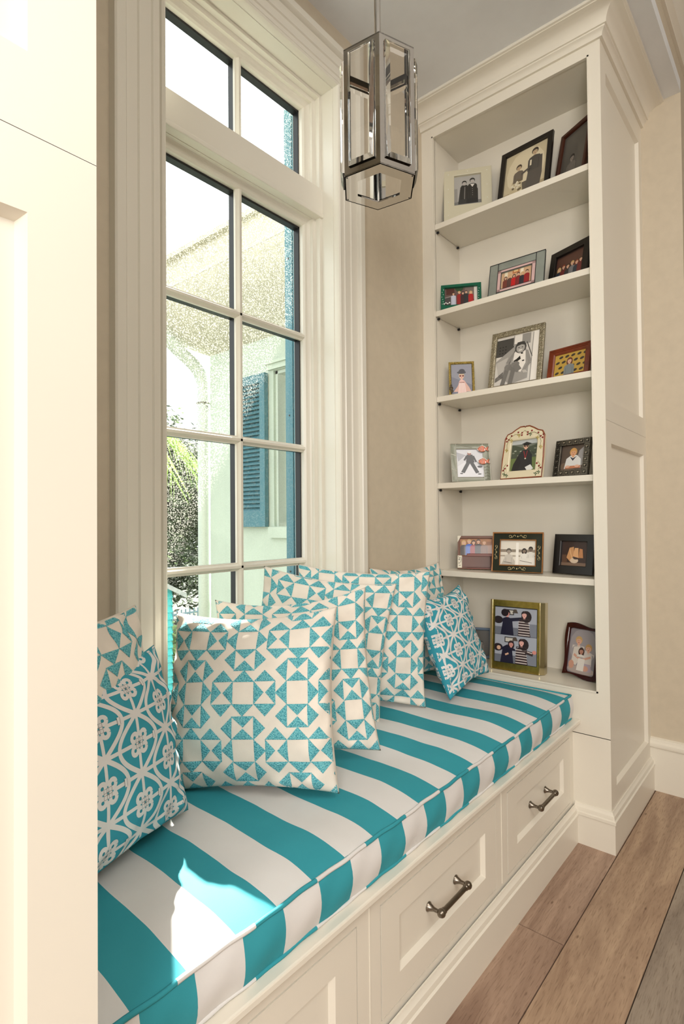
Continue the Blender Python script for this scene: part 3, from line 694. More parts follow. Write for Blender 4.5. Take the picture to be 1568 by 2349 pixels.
def photo_frame(label, x, y, z, yaw, w, h, border, mould, pr, lean=12, t=.014, prof=None, name='photo_frame', matw=0, matm=None, leg=True, by=None, shape=None, recess=.4):
    root = empty(name); tag(root, label, 'frame', None)
    bx, bt, bb = border if isinstance(border, tuple) else (border, border, border)
    q = MB()
    if prof is None: prof = [(0, 0), (0, .85), (.12, 1), (.75, .95), (.9, .8), (1, .55), (1, 0)]
    loop = [(-w/2, 0), (w/2, 0), (w/2, h), (-w/2, h)]
    if shape is None:
        N_ = 4; P_ = len(prof)
        outer = [Vector(p) for p in loop]; inner = [Vector((-w/2+bx, bb)), Vector((w/2-bx, bb)), Vector((w/2-bx, h-bt)), Vector((-w/2+bx, h-bt))]
    else:
        outer = [Vector(p) for p in shape]; N_ = len(outer); P_ = len(prof)
        cc = Vector((0, (bb+h-bt)/2)); iw, ih = w/2-bx, (h-bb-bt)/2; inner = []
        for p in outer:
            d = p-cc; k = min(iw/max(abs(d.x), 1e-6), ih/max(abs(d.y), 1e-6)); inner.append(cc+d*k)
    v = []
    for o_, i_ in zip(outer, inner):
        for a, hh in prof: p = o_.lerp(i_, a); v.append((p.x, -hh*t, p.y))
    f = [(i*P_+k, ((i+1) % N_)*P_+k, ((i+1) % N_)*P_+k+1, i*P_+k+1) for i in range(N_) for k in range(P_-1)]
    q.add(v, f); q.build('moulding', mould, root, auto=25)
    pw, ph = w-2*bx, h-bt-bb
    bk = MB(); bk.box((-w/2+bx*.6, -.002, bb*.6), (w/2-bx*.6, .002, h-bt*.6)); bk.build('backing', BLACK, root)
    if matw:
        mm = MB().plate((-w/2+bx-.001, -.0035, bb-.001), (1, 0, 0), (0, 0, 1), (0, -1, 0), pw+.002, ph+.002, holes=[(matw, matw, pw-matw, ph-matw)], thick=.001); mm.build('mat_board', matm, root)
    P = pr(pw-2*matw, ph-2*matw); P.build(root, 0, bb+matw, -.0025)
    if leg:
        L = radians(lean); lg = MB(); hh = h*.62; by_ = hh*math.tan(L)/cos(L)*2.1
        lg.box((-w*.09, .002, h*.02), (w*.09, .004, hh)); 
        lg.add([(-w*.06, .004, hh*.95), (w*.06, .004, hh*.95), (w*.08, .004+hh*.42, .004+hh*.42*math.tan(L)), (-w*.08, .004+hh*.42, .004+hh*.42*math.tan(L))], [(0, 1, 2, 3)])
        lg.build('easel_back', BLACK, root)
    u, vv, n = basis(radians(yaw), radians(lean), 0)
    M = Matrix((u, -n, vv)).transposed().to_4x4(); M.translation = Vector((x, y, z+.0012+.004*sin(radians(lean)))); root.matrix_world = M
    return root
def fm(name, c, rough=.35, metal=0, **k): return mat(name, lin(c), rough, metal, **k)
def group(P, xs, y, r, tops, hairs=None, low=0, skin=SK):
    for i, x in enumerate(xs):
        hr = (hairs or [BN, BL, BK])[i % len(hairs or [1, 2, 3])]; P.person(x, y+(.03 if i % 2 else 0), r, skin, hr, tops[i % len(tops)], low=low, longh=i % 2 == 0)
def pr_coats(w, h):
    P = Print(w, h, (176, 174, 170)); P.rect(0, 0, 1, .22, (120, 120, 118)); P.rect(.0, .2, .12, .8, (150, 148, 144))
    for x, r in ((.38, .085), (.68, .095)):
        P.poly([(x-.24, .1), (x-.16, .75), (x-.1, .93), (x+.1, .93), (x+.2, .7), (x+.2, .1)], (38, 38, 38) if x > .5 else (52, 52, 52))
        P.person(x, 1.02+(.07 if x > .5 else 0), r, gsk(185), gsk(40), gsk(45), low=.3, wide=1.0)
    P.poly([(.6, .94), (.68, .8), (.76, .94)], gsk(220)); P.line((.4, .85), (.38, .3), .03, gsk(130))
    for k in range(4): P.ell(.68, .72-.09*k, .012, .012, gsk(200), n=6)
    return P
def pr_wedding(w, h):
    P = Print(w, h, (205, 192, 160)); P.ell(.5, .75, .45, .55, (222, 210, 180)); P.rect(0, 0, 1, .3, (178, 162, 130)); P.rect(.4, .1, .7, .45, (95, 88, 78))
    P.poly([(.5, 0), (.56, .6), (.58, .95), (.88, .95), (.9, .5), (.84, 0)], (88, 82, 76)); P.person(.7, 1.1, .075, (195, 172, 140), (50, 42, 36), (80, 76, 72), low=.65, wide=1.1)
    P.poly([(.1, 0), (.2, .55), (.42, .6), (.5, 0)], (198, 184, 150)); P.person(.34, .86, .065, (195, 172, 140), (70, 56, 44), (110, 100, 88), low=.5)
    for k in range(16): P.ell(.2+.24*random.random(), .2+.35*random.random(), .03, .03, (228, 220, 196) if k % 3 else (110, 98, 76), n=7)
    P.line((.42, .66), (.62, .75), .05, (88, 82, 76)); P.rect(.6, .78, .64, .92, (225, 215, 190)); return P
def pr_dim(w, h):
    P = Print(w, h, (96, 92, 86)); P.person(.45, .9, .1, (150, 140, 130), (50, 46, 42), (120, 114, 106)); return P
def pr_group_a(w, h):
    P = Print(w, h, (100, 78, 74)); P.rect(.05, .4, .3, .62, (80, 40, 32)); P.rect(.62, .2, 1, 1, (120, 105, 98)); P.rect(.9, 0, 1, 1, (222, 216, 208)); P.rect(0, 0, .3, .32, (72, 66, 66)); P.line((0, .3), (.3, .36), .03, (150, 140, 136))
    P.ell(.45, .62, .13, .14, (44, 74, 44)); group(P, [.27, .45, .56, .66, .8], .42, .042, [(196, 198, 214), (150, 26, 26), (60, 30, 34), (40, 40, 44), (176, 24, 26)]); return P
def pr_group_b(w, h):
    P = Print(w, h, (214, 176, 140)); P.rect(.1, 0, .2, .7, (238, 226, 200)); P.rect(.62, .1, .72, .9, (246, 232, 208)); P.rect(.36, .45, .58, .62, (190, 120, 76)); P.rect(.4, .5, .54, .6, (236, 206, 150))
    group(P, [.14, .28, .42, .56, .69, .84], .36, .048, [(120, 60, 50), (90, 60, 56), (196, 24, 28), (130, 40, 42), (44, 44, 52), (150, 30, 36)]); return P
def pr_group_c(w, h):
    P = Print(w, h, (64, 48, 44)); P.rect(0, .5, 1, .8, (88, 56, 46)); group(P, [.12, .28, .44, .6, .76, .9], .42, .062, [(40, 52, 66), (110, 40, 40), (44, 44, 50), (120, 120, 124)], [BL, (130, 60, 36), BN]); return P
def pr_hat(w, h):
    P = Print(w, h, (150, 152, 166), 1.36); P.poly([(0, 0), (0, .8), (1, .4), (1, 0)], (128, 130, 146)); P.poly([(.1, .1), (.3, .35), (.42, .62), (.62, .62), (.85, .3), (.95, .1)], (224, 182, 168))
    P.poly([(.3, 0), (.36, .55), (.66, .55), (.74, 0)], (236, 196, 190))
    for k in range(5): P.line((.36+.08*k, 0), (.4+.055*k, .5), .02, (250, 244, 240))
    P.person(.5, .8, .13, (232, 190, 172), (214, 190, 160), (236, 196, 190), low=.55, wide=.6, arms=False); P.ell(.5, .98, .22, .07, (84, 84, 92)); P.ell(.52, 1.04, .15, .1, (78, 78, 86)); P.ell(.44, .82, .05, .035, (110, 40, 50)); P.ell(.57, .82, .05, .035, (110, 40, 50)); return P
def pr_girl(w, h):
    P = Print(w, h, gsk(215), 1.42); P.rect(0, .85, .42, 1.35, gsk(70)); P.rect(.4, 1.1, .8, 1.4, gsk(150)); P.rect(.42, 1.15, .6, 1.4, gsk(235)); P.rect(.84, 0, 1, 1.5, gsk(240)); P.line((.84, 0), (.86, 1.4), .02, gsk(150))
    for i in range(3):
        for j in range(3): P.ell(.08+.07*i, .95+.09*j, .018, .018, gsk(25), n=6)
    P.poly([(.0, .72), (.45, 1.1), (.62, 1.2), (.8, .7), (.78, .1), (.4, .0), (.1, .25)], gsk(160)); P.poly([(.02, .68), (.3, .8), (.2, .4), (.08, .3)], gsk(190)); P.line((.3, .5), (.5, 1.1), .02, gsk(90)); P.line((.72, 1.15), (.86, .7), .02, gsk(80))
    P.line((.44, .88), (.28, .62), .075, gsk(140)); P.line((.72, .9), (.82, .55), .08, gsk(150)); P.line((.82, .55), (.7, .36), .07, gsk(150))
    P.poly([(.4, .42), (.44, .9), (.54, .94), (.7, .9), (.72, .55), (.62, .3)], gsk(240)); P.poly([(.43, .66), (.5, .7), (.58, .78), (.6, .68), (.52, .62), (.44, .6)], gsk(25)); P.ell(.62, .84, .03, .02, gsk(25)); P.ell(.66, .62, .03, .02, gsk(30))
    for (x0, x1, y0, y1) in ((.3, .2, .5, .0), (.46, .38, .55, .0)): P.line((x0, y0), (x1, y1), .11, gsk(118)); P.ell(x0+.02, y0, .1, .09, gsk(128)); P.line((x0+.02, y0), (.58, .36), .13, gsk(122))
    P.ell(.58, 1.02, .135, .17, gsk(70)); P.ell(.58, 1.0, .1, .135, gsk(172)); P.poly([(.46, 1.06), (.5, 1.18), (.66, 1.18), (.7, 1.06), (.6, 1.1)], gsk(58)); P.ell(.54, 1.02, .018, .012, gsk(20)); P.ell(.62, 1.02, .018, .012, gsk(20)); P.ell(.58, .94, .045, .018, gsk(235))
    for k in range(4): P.line((.66+.02*k, .34), (.7+.025*k, .26), .012, gsk(215))
    for k in range(6): P.line((.02, .12+.02*k), (.2, .22+.03*k), .012, gsk(30 if k % 2 else 120))
    return P
def pr_yellow(w, h):
    P = Print(w, h, (196, 160, 70))
    for i in range(5):
        for j in range(4): P.ell(.1+.2*i+(.1 if j % 2 else 0), .1+.17*j, .07, .04, (58, 52, 44), rot=.3)
    P.person(.5, .44, .085, SK, (110, 60, 40), (130, 138, 140), low=0, longh=True, wide=1.1); return P
def pr_snow(w, h):
    P = Print(w, h, (214, 216, 224), 1.36); P.poly([(0, .5), (.4, .8), (1, .3), (1, 0), (0, 0)], (226, 228, 236)); P.poly([(.05, .75), (.35, 1.05), (0, 1.2)], (170, 172, 182))
    P.line((.45, .75), (.2, .22), .14, (44, 48, 56)); P.line((.52, .75), (.75, .2), .14, (38, 42, 50)); P.poly([(.34, .7), (.38, 1.08), (.6, 1.08), (.66, .7)], (32, 34, 42)); P.line((.62, 1.02), (.72, .72), .07, (32, 34, 42)); P.line((.38, 1.02), (.28, .8), .07, (32, 34, 42))
    P.ell(.48, 1.14, .075, .09, (150, 96, 84)); P.ell(.49, 1.2, .08, .06, (226, 226, 226)); P.ell(.15, .18, .06, .03, (70, 70, 76)); P.ell(.82, .15, .07, .03, (70, 70, 76)); P.ell(.85, .5, .1, .05, (44, 46, 54)); return P
def pr_grad(w, h):
    P = Print(w, h, (112, 118, 108), 1.45); P.rect(0, 0, 1, .75, (104, 122, 70)); P.poly([(0, .7), (0, 1.3), (.5, 1.1), (1, 1.25), (1, .7)], (70, 80, 66)); P.rect(0, 1.28, 1, 1.5, (190, 196, 198))
    for k in range(14): P.ell(random.random(), .75+.4*random.random(), .05, .03, random.choice([(170, 176, 160), (60, 66, 58), (128, 134, 120)]))
    P.poly([(.1, 0), (.16, .5), (.3, .86), (.44, .98), (.66, .98), (.8, .82), (.84, .3), (.88, 0)], (36, 38, 42)); P.poly([(.3, .85), (.12, .45), (.05, .1), (.3, .1), (.4, .5)], (28, 30, 34))
    P.person(.55, 1.16, .1, (226, 180, 158), (180, 150, 110), (36, 38, 42), low=.7, arms=False); P.ell(.51, 1.17, .035, .025, BK); P.ell(.6, 1.17, .035, .025, BK); P.poly([(.38, 1.28), (.56, 1.36), (.76, 1.28), (.58, 1.22)], (24, 26, 30)); P.rect(.46, 1.2, .66, 1.27, (24, 26, 30))
    P.line((.48, .98), (.56, .68), .025, (150, 40, 50)); P.line((.62, .98), (.57, .68), .025, (150, 40, 50)); P.ell(.565, .66, .03, .03, (220, 214, 190)); P.poly([(.58, .3), (.78, .4), (.9, .22), (.7, .1)], (226, 228, 226)); return P
def pr_toddler(w, h):
    P = Print(w, h, (92, 78, 68)); P.poly([(.6, .2), (.75, .8), (1, 1), (1, .2)], (160, 158, 158)); P.ell(.3, .2, .4, .16, (120, 100, 84)); P.poly([(.15, .1), (.22, .5), (.4, .62), (.66, .62), (.84, .45), (.86, .1)], (232, 232, 230))
    P.person(.5, .72, .15, (226, 170, 130), (214, 160, 90), (232, 232, 230), low=.3, wide=.7, arms=False); P.poly([(.36, .58), (.5, .4), (.66, .58), (.5, .5)], (34, 38, 56)); P.rect(.2, .1, .84, .2, (206, 130, 92)); P.ell(.3, .18, .1, .05, (232, 186, 160)); P.ell(.7, .18, .1, .05, (232, 186, 160)); return P
def pr_party(w, h):
    P = Print(w, h, (150, 96, 56)); P.rect(0, .45, 1, .8, (176, 116, 66)); P.ell(.82, .62, .1, .08, (60, 110, 60)); group(P, [.12, .29, .43, .58, .76], .42, .062, [(70, 58, 54), (36, 92, 190), (150, 30, 46), (34, 28, 34), (122, 84, 64)], [BL, BL, BN, BN, (170, 120, 70)]); return P
def pr_bw(w, h):
    P = Print(w, h, (232, 226, 214)); P.rect(0, .38, 1, .46, (150, 138, 124)); P.rect(0, .25, 1, .29, (170, 160, 146)); P.rect(.44, 0, .52, .66, (248, 244, 236))
    P.poly([(.02, 0), (.14, .26), (.3, .3), (.42, .12), (.42, 0)], (198, 192, 182)); P.person(.24, .4, .07, (170, 160, 148), (92, 86, 80), (206, 200, 190), low=.1); P.person(.68, .42, .06, (140, 124, 110), (40, 34, 32), (236, 232, 224), low=.1, longh=True)
    P.person(.86, .47, .06, (120, 106, 96), (40, 36, 34), (226, 222, 214), low=.12); P.poly([(.55, 0), (.6, .2), (.95, .24), (1, 0)], (232, 228, 220)); P.line((.56, .14), (.9, .08), .015, (120, 110, 100)); P.line((.1, .1), (.34, .06), .012, (110, 104, 96)); return P
def pr_hands(w, h):
    P = Print(w, h, (52, 28, 20)); P.rect(0, 0, 1, .12, (128, 100, 80)); P.rect(.02, .12, .2, .4, (84, 52, 36))
    for k in range(5): P.rect(.05+.04*k, .1, .065+.04*k, .4, (110, 76, 52))
    P.poly([(.2, .3), (.3, .66), (.46, .7), (.48, .4), (.36, .14)], (208, 152, 100)); P.poly([(.44, .35), (.5, .66), (.64, .66), (.66, .3)], (226, 170, 116)); P.poly([(.66, .3), (.68, .64), (.8, .62), (.84, .3)], (196, 134, 84)); P.ell(.5, .2, .16, .1, (222, 200, 176)); P.ell(.56, .28, .1, .04, (60, 34, 26)); P.line((.3, .62), (.44, .2), .02, (240, 200, 150)); return P
def pr_strips(w, h):
    P = Print(w, h, (40, 40, 52)); hh = P.H
    for b in (0, hh/2):
        t = hh/2-.01; P.rect(0, b, 1, b+t, (168, 172, 184)); P.rect(0, b, 1, b+.18, (112, 116, 128)); P.rect(.66, b, 1, b+.3, (128, 132, 144)); P.rect(.24, b+t-.17, .46, b+t-.04, (36, 34, 38)); P.rect(.26, b+t-.15, .44, b+t-.06, (206, 200, 190)); P.poly([(.42, b+t-.12), (.46, b+t-.03), (.52, b+t-.03), (.56, b+t-.12)], (86, 74, 66)); P.ell(.08, b+.34, .12, .09, (40, 30, 36))
        up = b > 0
        P.poly([(.14, b), (.2, b+.36), (.3, b+.42), (.42, b+.36), (.46, b)], (30, 26, 50))
        if up:
            P.line((.38, b+.36), (.78, b+.42), .08, (30, 26, 50)); P.ell(.8, b+.43, .06, .03, SK); P.person(.3, b+.5, .07, (216, 150, 140), (30, 20, 26), (30, 26, 50), low=b+.3, arms=False); P.ell(.24, b+.52, .09, .09, (34, 20, 28))
        else:
            P.line((.2, b+.32), (.08, b+.34), .07, (30, 26, 50)); P.ell(.1, b+.33, .05, .05, SK); P.line((.34, b+.22), (.26, b+.18), .04, SK); P.person(.4, b+.44, .065, (214, 150, 140), (38, 22, 30), (30, 26, 50), low=b+.3, longh=True, arms=False)
        x0 = .7 if up else .64
        P.poly([(x0-.14, b), (x0-.12, b+.34), (x0-.04, b+.4), (x0+.1, b+.36), (x0+.16, b)], (60, 42, 44))
        for k in range(6): P.rect(x0-.13, b+.02+.06*k, x0+.14, b+.04+.06*k, (220, 208, 204))
        if not up:
            P.line((x0+.1, b+.3), (.92, b+.26), .09, (60, 42, 44)); P.line((x0+.14, b+.31), (.9, b+.28), .02, (220, 208, 204)); P.ell(.95, b+.31, .05, .045, (214, 140, 130))
        P.ell(x0+.06, b+.46, .12, .14, (38, 22, 26)); P.person(x0+.01, b+.5, .07, (232, 176, 166), (44, 24, 28), (60, 42, 44), low=b+.4, arms=False)
    return P
def pr_kids(w, h):
    P = Print(w, h, (146, 140, 146)); P.ell(.5, .9, .5, .6, (168, 160, 164)); P.ell(.5, .12, .5, .14, (188, 172, 166))
    P.poly([(.12, .3), (.18, .85), (.4, .9), (.5, .6), (.3, .25)], (226, 216, 206)); P.poly([(.5, .3), (.6, .8), (.85, .72), (.86, .3)], (224, 214, 208)); P.poly([(.52, .1), (.56, .36), (.84, .36), (.88, .12)], (190, 172, 186))
    P.line((.2, .6), (.5, .44), .08, (222, 168, 146)); P.line((.82, .6), (.5, .46), .07, (222, 168, 146)); P.ell(.14, .26, .1, .14, (214, 160, 138)); P.ell(.66, .2, .11, .09, (222, 168, 146)); P.poly([(.34, .1), (.38, .5), (.62, .5), (.6, .1)], (240, 232, 224))
    P.person(.34, 1.06, .12, (228, 176, 152), (206, 168, 110), (226, 216, 206), low=.9, arms=False); P.person(.72, .86, .115, (228, 176, 152), (206, 160, 100), (224, 214, 208), low=.7, arms=False); P.person(.47, .74, .09, (196, 140, 120), (70, 44, 38), (236, 228, 220), low=.55, arms=False, longh=True); return P
FB = fm('black_lacquer_frame', (24, 20, 18), .3); FBR = fm('dark_walnut_frame', (70, 34, 20), .35, noise=.2)
flat = [(0, 0), (0, .9), (.06, 1), (.94, 1), (1, .9), (1, 0)]
f = photo_frame('square cream frame with small studs holding a black and white photo, top shelf', 2.27, 1.176, 2.528, 208, .214, .290, (.047, .030, .10), fm('cream_enamel', (206, 200, 176), .35), pr_coats, prof=flat)
STD = fm('pearl', (240, 238, 228), .2)
for px_, pz_ in [(-.086, .268), (0, .275), (.086, .268), (-.086, .19), (.086, .19), (-.086, .12), (.086, .12), (-.086, .05), (.086, .05)]: MB().lathe([(.0025, 0), (.002, .002), (.0005, .003)], (px_, -.0135, pz_), (0, -1, 0), 8).build('stud', STD, f)
photo_frame('black frame with a sepia wedding photo, middle of the top shelf', 2.27, .924, 2.528, 175, .234, .287, .021, FB, pr_wedding, prof=flat)
photo_frame('dark walnut frame at right end of the top shelf, mostly behind the stile', 2.285, .738, 2.528, 152, .165, .275, .016, FBR, pr_dim)
f = photo_frame('small green frame with white snow dots and a family photo, second shelf', 2.25, 1.205, 2.136, 209, .179, .133, (.017, .014, .03), fm('green_enamel', (0, 92, 66), .3), pr_group_a, prof=flat)
SND = fm('white_enamel', (240, 240, 236), .3)
for k in range(14): MB().lathe([(.0016, 0), (.0016, .0008)], ((-.081+random.uniform(-.005, .005)) if k % 2 else (.081+random.uniform(-.005, .005)), -.0142, .03+.006*k), (0, -1, 0), 6).build('snow_dot', SND, f)
for k in range(4): MB().lathe([(.0035, 0), (.003, .003)], (-.075+.008*k, -.0135, .036+.004*(k % 2)), (0, -1, 0), 8).build('snow_dot', SND, f)
# leaded-glass frame: grey outer panes, pink inner panes, black cames
f = photo_frame('leaded glass frame of grey and pink strips with a red group photo, second shelf', 2.25, .952, 2.136, 181, .242, .175, (.054, .050, .050), fm('textured_grey_glass', (140, 146, 138), .15, noise=.15, bump=.5, bscale=150), pr_group_b, prof=flat, t=.008)
pk = MB()
for a, b in (((-.083, .036), (-.067, .139)), ((.067, .036), (.083, .139)), ((-.083, .127), (.083, .139)), ((-.083, .036), (.083, .048))): pk.box((a[0], -.0092, a[1]), (b[0], -.0080, b[1]))
pk.build('pink_glass', fm('pink_glass', (214, 180, 178), .2), f)
cm = MB()
for ww, a in ((.121, 0), (.083, .036), (.067, .048)):
    z0_, z1_ = (a, .175-a); 
    for p0, p1 in (((-ww, z0_), (ww, z0_)), ((-ww, z1_), (ww, z1_)), ((-ww, z0_), (-ww, z1_)), ((ww, z0_), (ww, z1_))): cm.tube([(p0[0], -.0090, p0[1]), (p1[0], -.0090, p1[1])], .0014, 6)
for x_ in (-.083, .083): cm.tube([(x_, -.009, 0), (x_, -.009, .175)], .0014, 6)
cm.build('came', BLACK, f)
photo_frame('wide black frame with a group photo, right end of the second shelf', 2.275, .745, 2.136, 159, .190, .165, (.028, .026, .026), FB, pr_group_c, prof=flat)
f = photo_frame('tiny gold beaded frame with a child in hat and sunglasses, third shelf', 2.24, 1.200, 1.75, 213, .113, .166, .011, fm('antique_gold', (150, 132, 70), .3, .8, noise=.5, nscale=200, bump=.8, bscale=260), pr_hat, t=.008)
bd = MB()
for k in range(24):
    for sx in (-1, 1): bd.lathe([(.0005, -.003), (.003, 0), (.0005, .003)], (sx*.051, -.008, .006+.0067*k), (0, -1, 0), 7)
for k in range(15): bd.lathe([(.0005, -.003), (.003, 0), (.0005, .003)], (-.048+.0068*k, -.008, .160), (0, -1, 0), 7)
bd.build('beading', BRASS, f)
bd = MB(); bd.lathe([(.001, -.004), (.009, 0), (.001, .004)], (-.048, -.012, .036), (0, -1, 0), 10).lathe([(.001, -.004), (.005, 0), (.001, .004)], (-.048, -.012, .05), (0, -1, 0), 10).lathe([(.001, -.004), (.007, 0), (.001, .004)], (-.045, -.012, .022), (0, -1, 0), 10); bd.build('ornament', PEWTER, f)
photo_frame('tall hammered silver frame with a black and white photo of a girl, third shelf', 2.26, .965, 1.75, 179, .235, .271, .023, fm('hammered_silver', (168, 160, 138), .32, .85, noise=.2, nscale=90, bump=1.0, bscale=170, bdist=.004), pr_girl)
photo_frame('reddish brown stepped frame with a child against yellow, right of the third shelf', 2.265, .745, 1.75, 168, .178, .140, .024, fm('redwood_frame', (120, 52, 26), .3, noise=.25, nscale=30), pr_yellow, prof=[(0, 0), (0, 1), (.25, 1), (.3, .8), (.5, .85), (.55, .65), (.8, .7), (1, .4), (1, 0)])
# fish frame
f = photo_frame('grey glass frame with two orange fish and a snow photo, fourth shelf', 2.24, 1.159, 1.363, 222, .172, .176, (.026, .022, .022), fm('grey_sea_glass', (146, 150, 134), .2, noise=.15, bump=.4, bscale=60), lambda w, h: pr_snow(w, h), prof=flat, t=.006)
wr = MB()
for a, b in (((-.086, 0), (.086, 0)), ((.086, 0), (.086, .176)), ((.086, .176), (-.086, .176)), ((-.086, .176), (-.086, 0)), ((-.062, 0), (-.062, .176)), ((.058, 0), (.058, .176)), ((-.062, .152), (.058, .152)), ((-.062, .02), (.058, .02)), ((-.06, .174), (.01, .158)), ((-.086, .13), (-.062, .12)), ((-.086, .06), (-.062, .05))): wr.tube([(a[0], -.0065, a[1]), (b[0], -.0065, b[1])], .0012, 6)
for k in range(7): wr.tube([(.06, -.0065, .01+.014*k), (.073, -.007, .014+.014*k), (.084, -.0065, .008+.014*k)], .0007, 5)
wr.build('wire', fm('silver_wire', (190, 188, 176), .25, .9), f)
for zf in (.150, .092):
    fi = MB(); xs = .055
    pts = [(-.022, 0), (-.014, .010), (0, .017), (.012, .012), (.018, .005), (.03, .013), (.027, 0), (.031, -.011), (.018, -.005), (.010, -.012), (-.004, -.014), (-.016, -.009)]
    n_ = len(pts); fi.add([(xs+a, -.007, zf+b) for a, b in pts]+[(xs+a*.85, -.012, zf+b*.85) for a, b in pts], [tuple(range(n_, 2*n_))]+[(i, (i+1) % n_, n_+(i+1) % n_, n_+i) for i in range(n_)])
    fo = fi.build('fish', fm('orange_glass', (206, 92, 36), .15, noise=.2, nscale=60), f)
    ol = MB().tube([(xs+a, -.0105, zf+b) for a, b in pts], .0011, 6, closed=True).tube([(xs-.006, -.012, zf+.012), (xs-.002, -.013, zf), (xs-.006, -.012, zf-.01)], .0009, 6).tube([(xs+.012, -.012, zf+.01), (xs+.010, -.013, zf), (xs+.012, -.012, zf-.009)], .0009, 6)
    ol.build('outline', fm('silver_wire_outline', (190, 188, 176), .25, .9), fo)
# arched vine frame
sh = [(-.094, 0), (.094, 0), (.094, .085), (.090, .178), (.080, .196), (.060, .202), (.040, .214), (.020, .224), (.004, .224), (0, .220), (-.004, .224), (-.022, .224), (-.042, .214), (-.060, .202), (-.080, .196), (-.090, .178), (-.094, .085)]
f = photo_frame('arched cream ceramic frame painted with vines and berries, graduation photo, fourth shelf', 2.22, .921, 1.363, 172, .188, .205, (.034, .038, .018), fm('ivory_ceramic', (226, 216, 186), .25), pr_grad, prof=[(0, 0), (0, .7), (.08, 1), (.9, 1), (1, .8), (1, 0)], shape=sh)
MB().tube([(a*.985, -.0125, .001+b*.99) for a, b in sh], .0032, 8, closed=True).build('rim', fm('rust_glaze', (132, 66, 34), .3, noise=.3, nscale=60), f)
vn = MB(); BRM = fm('berry_glaze', (130, 34, 36), .25); lf = fm('green_glaze', (52, 84, 44), .3); yl = fm('mustard_glaze', (176, 156, 62), .3)
for sgn in (-1, 1):
    vn.tube([(0, -.0145, .205), (sgn*.02, -.0148, .190), (sgn*.045, -.0148, .192), (sgn*.066, -.0148, .180), (sgn*.078, -.0148, .150), (sgn*.074, -.0148, .120)], .0008, 5)
    vn.tube([(sgn*.076, -.0148, .030), (sgn*.084, -.0148, .050), (sgn*.072, -.0148, .066)], .0008, 5)
    for bx_, bz_ in ((.072, .172), (.083, .178), (.060, .188), (.030, .200), (.012, .186), (.012, .196), (.080, .165), (.066, .058), (.084, .038), (.076, .046)): MB().lathe([(.0042, 0), (.003, .0016), (.0004, .0022)], (sgn*bx_+(.002 if sgn > 0 else 0), -.0142, bz_), (0, -1, 0), 9).build('berry', BRM, f)
    for cx_, cz_, dst in ((.026, .185, yl if sgn < 0 else lf), (.060, .166, yl), (.078, .125, yl), (.078, .020, lf), (.066, .014, lf)):
        lq = MB()
        for a_ in (0, 1.3, 2.6, -1.3):
            lq.add([(sgn*cx_, -.0148, cz_), (sgn*cx_+.006*cos(a_+.4), -.0152, cz_+.006*sin(a_+.4)), (sgn*cx_+.0095*cos(a_), -.0148, cz_+.0095*sin(a_)), (sgn*cx_+.006*cos(a_-.4), -.0152, cz_+.006*sin(a_-.4))], [(0, 1, 2, 3)])
        lq.build('leaf', dst, f)
vn.build('vine', fm('olive_glaze', (120, 110, 50), .4), f)
# pewter heart tiles
PW = fm('dark_pewter', (96, 92, 84), .3, .85, noise=.3, nscale=60)
f = photo_frame('pewter frame of square heart tiles with a toddler photo, right of the fourth shelf', 2.255, .735, 1.363, 165, .150, .152, .024, PW, pr_toddler, prof=flat)
tl_ = MB(); TLM = fm('worn_pewter', (122, 118, 108), .3, .85); HRM = fm('bright_pewter', (196, 192, 180), .2, .9)
def heart(mb, cx_, cz_, s_):
    pts = [(0, -.9), (.5, -.3), (.9, .2), (.75, .7), (.35, .8), (0, .45), (-.35, .8), (-.75, .7), (-.9, .2), (-.5, -.3)]; n_ = len(pts)
    mb.add([(cx_+a*s_, -.016, cz_+b*s_) for a, b in pts]+[(cx_+a*s_*.7, -.0185, cz_+b*s_*.7) for a, b in pts], [tuple(range(n_, 2*n_))]+[(i, (i+1) % n_, n_+(i+1) % n_, n_+i) for i in range(n_)])
pos = [(-.063+.0252*k, z_) for k in range(6) for z_ in (.013, .139)]+[(x_, .013+.0252*k) for k in range(1, 5) for x_ in (-.063, .063)]
for a, b in pos:
    for d0, d1 in (((-.011, -.011), (.011, -.008)), ((-.011, .008), (.011, .011)), ((-.011, -.008), (-.008, .008)), ((.008, -.008), (.011, .008))): tl_.box((a+d0[0], -.0165, b+d0[1]), (a+d1[0], -.0135, b+d1[1]))
    tl_.build('tile', TLM, f); hr = MB(); heart(hr, a, b, .0058); hr.build('heart', HRM, f); tl_ = MB()
# fifth shelf
WD = fm('brown_wood_frame', (104, 60, 34), .4, noise=.2, nscale=20)
f = photo_frame('brown wooden frame with carved white faces at its corners and a party photo, fifth shelf', 2.275, 1.160, .975, 205, .160, .150, (.010, .012, .062), WD, pr_party, prof=flat, t=.012)
pp = MB().box((-.066, -.014, .008), (.062, -.010, .056), .001); pp.build('plaque', fm('red_brown_leather', (104, 66, 54), .4), f)
q = MB().box((-.080, -.018, .004), (-.060, -.008, .060), .002); q.add([(-.080, -.0135, .150), (-.080, -.0135, .120), (-.064, -.0135, .150)], [(0, 1, 2)]); c_ = q.build('carved_face', fm('bone', (226, 220, 202), .5), f)
q = MB()
for pts in ([(-.077, .054), (-.070, .050), (-.074, .038)], [(-.075, .044), (-.068, .040)], [(-.076, .030), (-.070, .026), (-.076, .022)], [(-.066, .052), (-.063, .040), (-.066, .028)], [(-.074, .014), (-.066, .016)]): q.tube([(a, -.0185, b) for a, b in pts], .0008, 5)
q.build('carved_line', BLACK, c_)
MB().box((-.04, -.012, 0), (.255, .0, .070), .002).build('ledge', fm('cherry_wood', (120, 50, 30), .35, noise=.2), f)
GO = fm('gilt_wood', (170, 116, 66), .35, .3, noise=.15, nscale=40)
